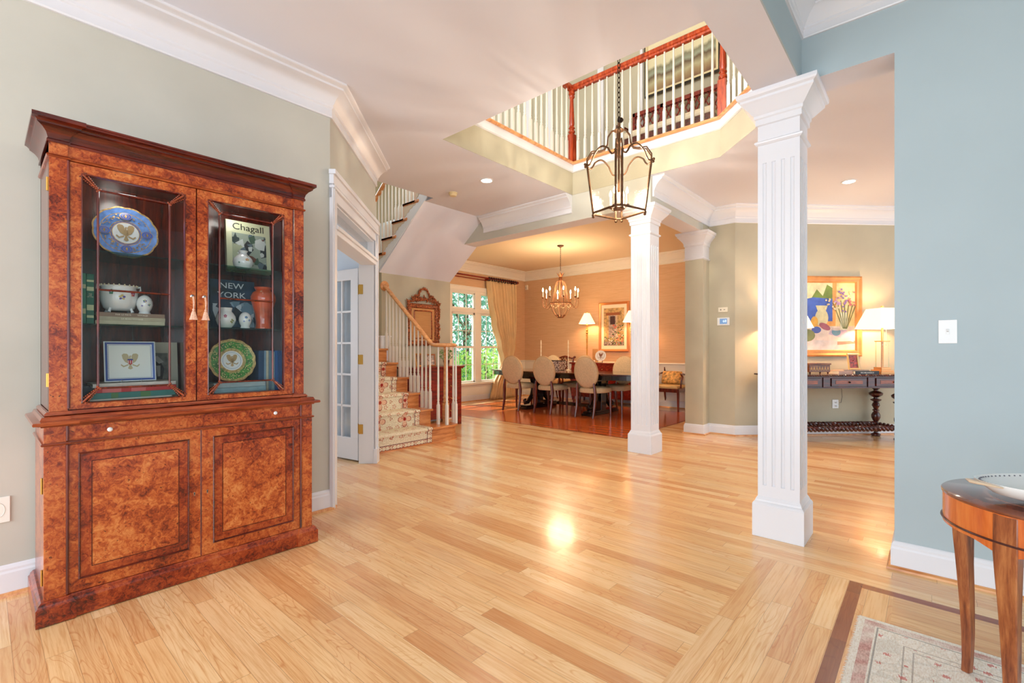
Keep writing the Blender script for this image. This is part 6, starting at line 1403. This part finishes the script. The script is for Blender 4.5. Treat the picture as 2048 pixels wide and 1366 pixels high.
t = thing('wall_sensor', 'small white sensor high on the hall wall beside the front column', 'sensor', hloc(-.29, .288, 2.52), CR_); m = MB(); m.box(-.04, -.03, -.06, .04, 0, .06); m.build('housing', M((240, 234, 220), .5), t, bev=.01); m = MB(); m.box(-.02, -.033, -.04, .02, -.029, -.01); m.build('lens', M((216, 208, 196), .4), t)
# ---- sliver of a bookcase beyond the hall corner
t = thing('bookcase', 'narrow strip of a filled wooden bookcase beyond the hall corner', 'bookcase', (10.3, -.15, 0)); m = MB(); m.box(-.16, -.8, 0, .2, -.77, 2.2); m.box(-.16, .77, 0, .2, .8, 2.2); m.box(.17, -.8, 0, .2, .8, 2.2)
for z in (0.05, .5, .9, 1.3, 1.7, 2.17): m.box(-.16, -.8, z, .2, .8, z + .03)
m.build('case', MAHO, t)
# ================================================================= RIGHT FOREGROUND: round table, bowl, rug
TX_, TY_ = 2.279, -.317
rt_ = thing('round_side_table', 'round honey-coloured side table with slender curved legs by the blue wall', 'side table', (TX_, TY_, .0105))
AP = wood('cherry_apron', (176, 76, 26), (206, 104, 44), (224, 130, 64), 'z', .7, .22, .4); LEGW = wood('distressed_leg', (96, 40, 20), (150, 82, 44), (184, 116, 66), 'z', 1.6, .3, .3)
RT = .288; HT = .70
def toptex():
    m_, t, b = nt('veneered_top'); v = coords(t); sp_ = t.nodes.new('ShaderNodeSeparateXYZ'); L(t, v, sp_.inputs[0]); x, y = sp_.outputs[0], sp_.outputs[1]
    r = math_(t, 'SQRT', math_(t, 'ADD', math_(t, 'MULTIPLY', x, x), math_(t, 'MULTIPLY', y, y))); n1 = noise(t, coords(t, (2, 14, 1)), 3, 4)
    c = ramp(t, n1, [(.35, (78, 30, 20)), (.65, (120, 58, 38))]); ring_ = math_(t, 'LESS_THAN', math_(t, 'ABSOLUTE', math_(t, 'SUBTRACT', r, .175)), .006); c = mix(t, math_(t, 'MULTIPLY', ring_, .6), c, (176, 100, 66)); ed = math_(t, 'GREATER_THAN', r, .235); c = mix(t, math_(t, 'MULTIPLY', ed, .4), c, (150, 84, 52))
    L(t, c, b.inputs['Base Color']); b.inputs['Roughness'].default_value = .12; b.inputs['Coat Weight'].default_value = .6; return m_
m = MB(); m.lathe([(RT - .004, HT - .012), (RT, HT - .008), (RT, HT - .003), (RT - .004, HT), (.001, HT)], 72, cap=False); m.build('tabletop', toptex(), rt_, True, angle=40)
m = MB(); n = 96; base_a = math.radians(58.4); zl = []
for k in range(n):
    a = 2 * PI * k / n; u = ((a - base_a) / (PI / 2)) % 1; zl.append(HT - .112 - .030 * max(0, (abs(u - .5) * 2 - .55) / .45) ** 1.5)
ro_ = [m.pt(((RT - .004) * math.cos(2 * PI * k / n), (RT - .004) * math.sin(2 * PI * k / n), HT - .012)) for k in range(n)]; rl = [m.pt(((RT - .004) * math.cos(2 * PI * k / n), (RT - .004) * math.sin(2 * PI * k / n), zl[k])) for k in range(n)]; ri = [m.pt(((RT - .026) * math.cos(2 * PI * k / n), (RT - .026) * math.sin(2 * PI * k / n), zl[k])) for k in range(n)]; rj = [m.pt(((RT - .026) * math.cos(2 * PI * k / n), (RT - .026) * math.sin(2 * PI * k / n), HT - .012)) for k in range(n)]
for A_, B_ in ((ro_, rl), (rl, ri), (ri, rj)):
    for k in range(n): m.face((A_[k], A_[(k + 1) % n], B_[(k + 1) % n], B_[k]))
m.build('apron', AP, rt_, True, angle=40)
m = MB(); m.tube([((RT - .002) * math.cos(2 * PI * k / n), (RT - .002) * math.sin(2 * PI * k / n), HT - .098) for k in range(n)], .0035, 6, closed=True); m.build('apron_bead', M((70, 24, 12), .3), rt_, True)
for k in range(4):
    a = base_a + k * PI / 2; c, s_ = math.cos(a), math.sin(a); m = MB(); R_ = []
    for z, r, w_, d_ in ((HT - .013, .262, .030, .022), (.57, .264, .030, .022), (.50, .262, .027, .021), (.40, .258, .023, .018), (.28, .252, .020, .016), (.15, .248, .017, .014), (.05, .249, .015, .0125), (0, .252, .0145, .012)):
        R_.append([m.pt(((r + dx) * c - dy * s_, (r + dx) * s_ + dy * c, z)) for dx, dy in ((d_, -w_), (d_, w_), (-d_, w_ * .8), (-d_, -w_ * .8))])
    for A_, B_ in zip(R_, R_[1:]):
        for q in range(4): m.face((A_[q], A_[(q + 1) % 4], B_[(q + 1) % 4], B_[q]))
    m.face(R_[0]); m.face(R_[-1]); m.build('leg', LEGW, rt_, True, bev=.003, angle=50)
t = thing('white_bowl', 'white footed oval porcelain dish with painted rim on the round side table', 'bowl', (2.19, -.295, HT + .0105), math.radians(-48))
m = MB(); BW = Matrix.Diagonal((1, 1, .88, 1)); m.xf = BW; n = 48; R_ = []
SXB, SYB = .225, .135
for f, z in ((.30, 0), (.34, .004), (.32, .016), (.50, .026), (.80, .048), (1, .078), (1.005, .081), (.97, .079), (.78, .052), (.4, .034), (.02, .030)): R_.append([m.pt((SXB * f * math.cos(2 * PI * k / n), SYB * f * math.sin(2 * PI * k / n), z + (.012 * math.cos(2 * PI * k / n) ** 2 if f > .9 else 0))) for k in range(n)])
for A_, B_ in zip(R_, R_[1:]):
    for k in range(n): m.face((A_[k], A_[(k + 1) % n], B_[(k + 1) % n], B_[k]))
m.face(R_[0]); m.build('body', WHITEP, t, True, angle=60)
m = MB(); m.xf = BW
for k in range(72):
    a = 2 * PI * k / 72; c_ = (SXB * .93 * math.cos(a), SYB * .93 * math.sin(a), .0755 + .011 * math.cos(a) ** 2); m.ball(c_, .0028, 5)
    if k % 2: m.ball((SXB * .335 * math.cos(a), SYB * .345 * math.sin(a), .012), .0028, 5)
m.build('painted_beading', M((110, 110, 120), .3), t)
m = MB(); m.xf = BW; m.tube([(-SXB * .96, -.04, .085), (-SXB * 1.10, -.03, .092), (-SXB * 1.18, 0, .094), (-SXB * 1.10, .03, .092), (-SXB * .96, .04, .085)], [.006, .009, .013, .009, .006], 8, squash=.5); m.build('handle', M((226, 200, 170), .3, coat=.3), t, True)
# rug
def rugmat():
    m, t, b = nt('faded_rug'); tc = t.nodes.new('ShaderNodeTexCoord'); sp_ = t.nodes.new('ShaderNodeSeparateXYZ'); L(t, tc.outputs['Object'], sp_.inputs[0]); x, y = sp_.outputs[0], sp_.outputs[1]
    dx = math_(t, 'MULTIPLY', x, -1); dy = math_(t, 'MULTIPLY', y, -1); d = math_(t, 'MINIMUM', dx, dy)      # distance from the near edges of the corner
    pil = noise(t, coords(t, (1, 3, 1)), 70, 3, .6); pil2 = noise(t, coords(t), 260, 2); wear = noise(t, coords(t), 9, 3)
    c = ramp(t, pil, [(.3, (226, 212, 196)), (.5, (242, 235, 222)), (.7, (250, 247, 240))])
    def band(a, b_): return math_(t, 'MULTIPLY', math_(t, 'GREATER_THAN', d, a), math_(t, 'LESS_THAN', d, b_))
    red = ramp(t, pil, [(.3, (160, 64, 60)), (.7, (216, 140, 128))])
    def sc_(m_, f): return math_(t, 'MULTIPLY', m_, f)
    worn = ramp(t, wear, [(.35, (110, 110, 110)), (.6, (220, 220, 220))])
    c = mix(t, sc_(band(.022, .060), worn), c, red); c = mix(t, sc_(band(.066, .072), .55), c, (70, 60, 56)); c = mix(t, sc_(band(.155, .160), .5), c, (120, 96, 84)); c = mix(t, sc_(band(.185, .190), .5), c, (120, 96, 84))
    vo = t.nodes.new('ShaderNodeTexVoronoi'); vo.inputs['Scale'].default_value = 17; vo.inputs['Randomness'].default_value = .9; L(t, coords(t), vo.inputs['Vector'])
    s1 = math_(t, 'LESS_THAN', math_(t, 'ADD', vo.outputs['Distance'], math_(t, 'MULTIPLY', pil, .5)), .47); s2 = math_(t, 'GREATER_THAN', d, .075)
    c = mix(t, math_(t, 'MULTIPLY', math_(t, 'MULTIPLY', s1, s2), .72), c, (206, 92, 84))
    v2 = t.nodes.new('ShaderNodeTexVoronoi'); v2.feature = 'DISTANCE_TO_EDGE'; v2.inputs['Scale'].default_value = 9; L(t, coords(t, (1, 1.4, 1)), v2.inputs['Vector']); s3 = math_(t, 'LESS_THAN', v2.outputs['Distance'], .03)
    c = mix(t, math_(t, 'MULTIPLY', math_(t, 'MULTIPLY', s3, s2), .16), c, (150, 150, 130))
    v3 = t.nodes.new('ShaderNodeTexVoronoi'); v3.inputs['Scale'].default_value = 34; L(t, coords(t, (1, .8, 1)), v3.inputs['Vector']); s4 = math_(t, 'LESS_THAN', v3.outputs['Distance'], .22)
    c = mix(t, math_(t, 'MULTIPLY', math_(t, 'MULTIPLY', s4, band(.162, .183)), .8), c, (196, 84, 76))
    L(t, c, b.inputs['Base Color']); b.inputs['Roughness'].default_value = .95; bump(t, b, math_(t, 'ADD', pil, pil2), .5, .006); return m
rug = MB(); rug.box(-2.4, -1.7, 0.0005, 0, 0, .010); ro2 = rug.build('rug', rugmat(), None, loc=(2.606, .235, 0)); tag(ro2, 'worn cream and red oriental rug at the bottom right corner', 'rug')
m = MB(); rr = random.Random(8)
for k in range(1500):
    x = -rr.random() * 2.4; l = rr.uniform(.004, .013); a = rr.uniform(-.7, .7); m.poly([(x, -.002, .004 + rr.random() * .006), (x + .0016, -.002, .006 + rr.random() * .004), (x + l * math.sin(a), l * math.cos(a), .001 + rr.random() * .006)])
fr = m.build('selvedge_fluff', M((226, 218, 206), .9), ro2); fr['kind'] = 'stuff'
# ================================================================= back of the living room, behind the camera
bw = MB(); wall_boxes(bw, -4.2, 3.5, 0, ZL, [(-3.8, -1.9, .3, 2.6), (-1.6, .3, .3, 2.6)], lambda m_, a, b_, c, d: m_.box(a, -4.2, c, b_, -4.05, d)); struct(bw, 'wall_back', BLUE)
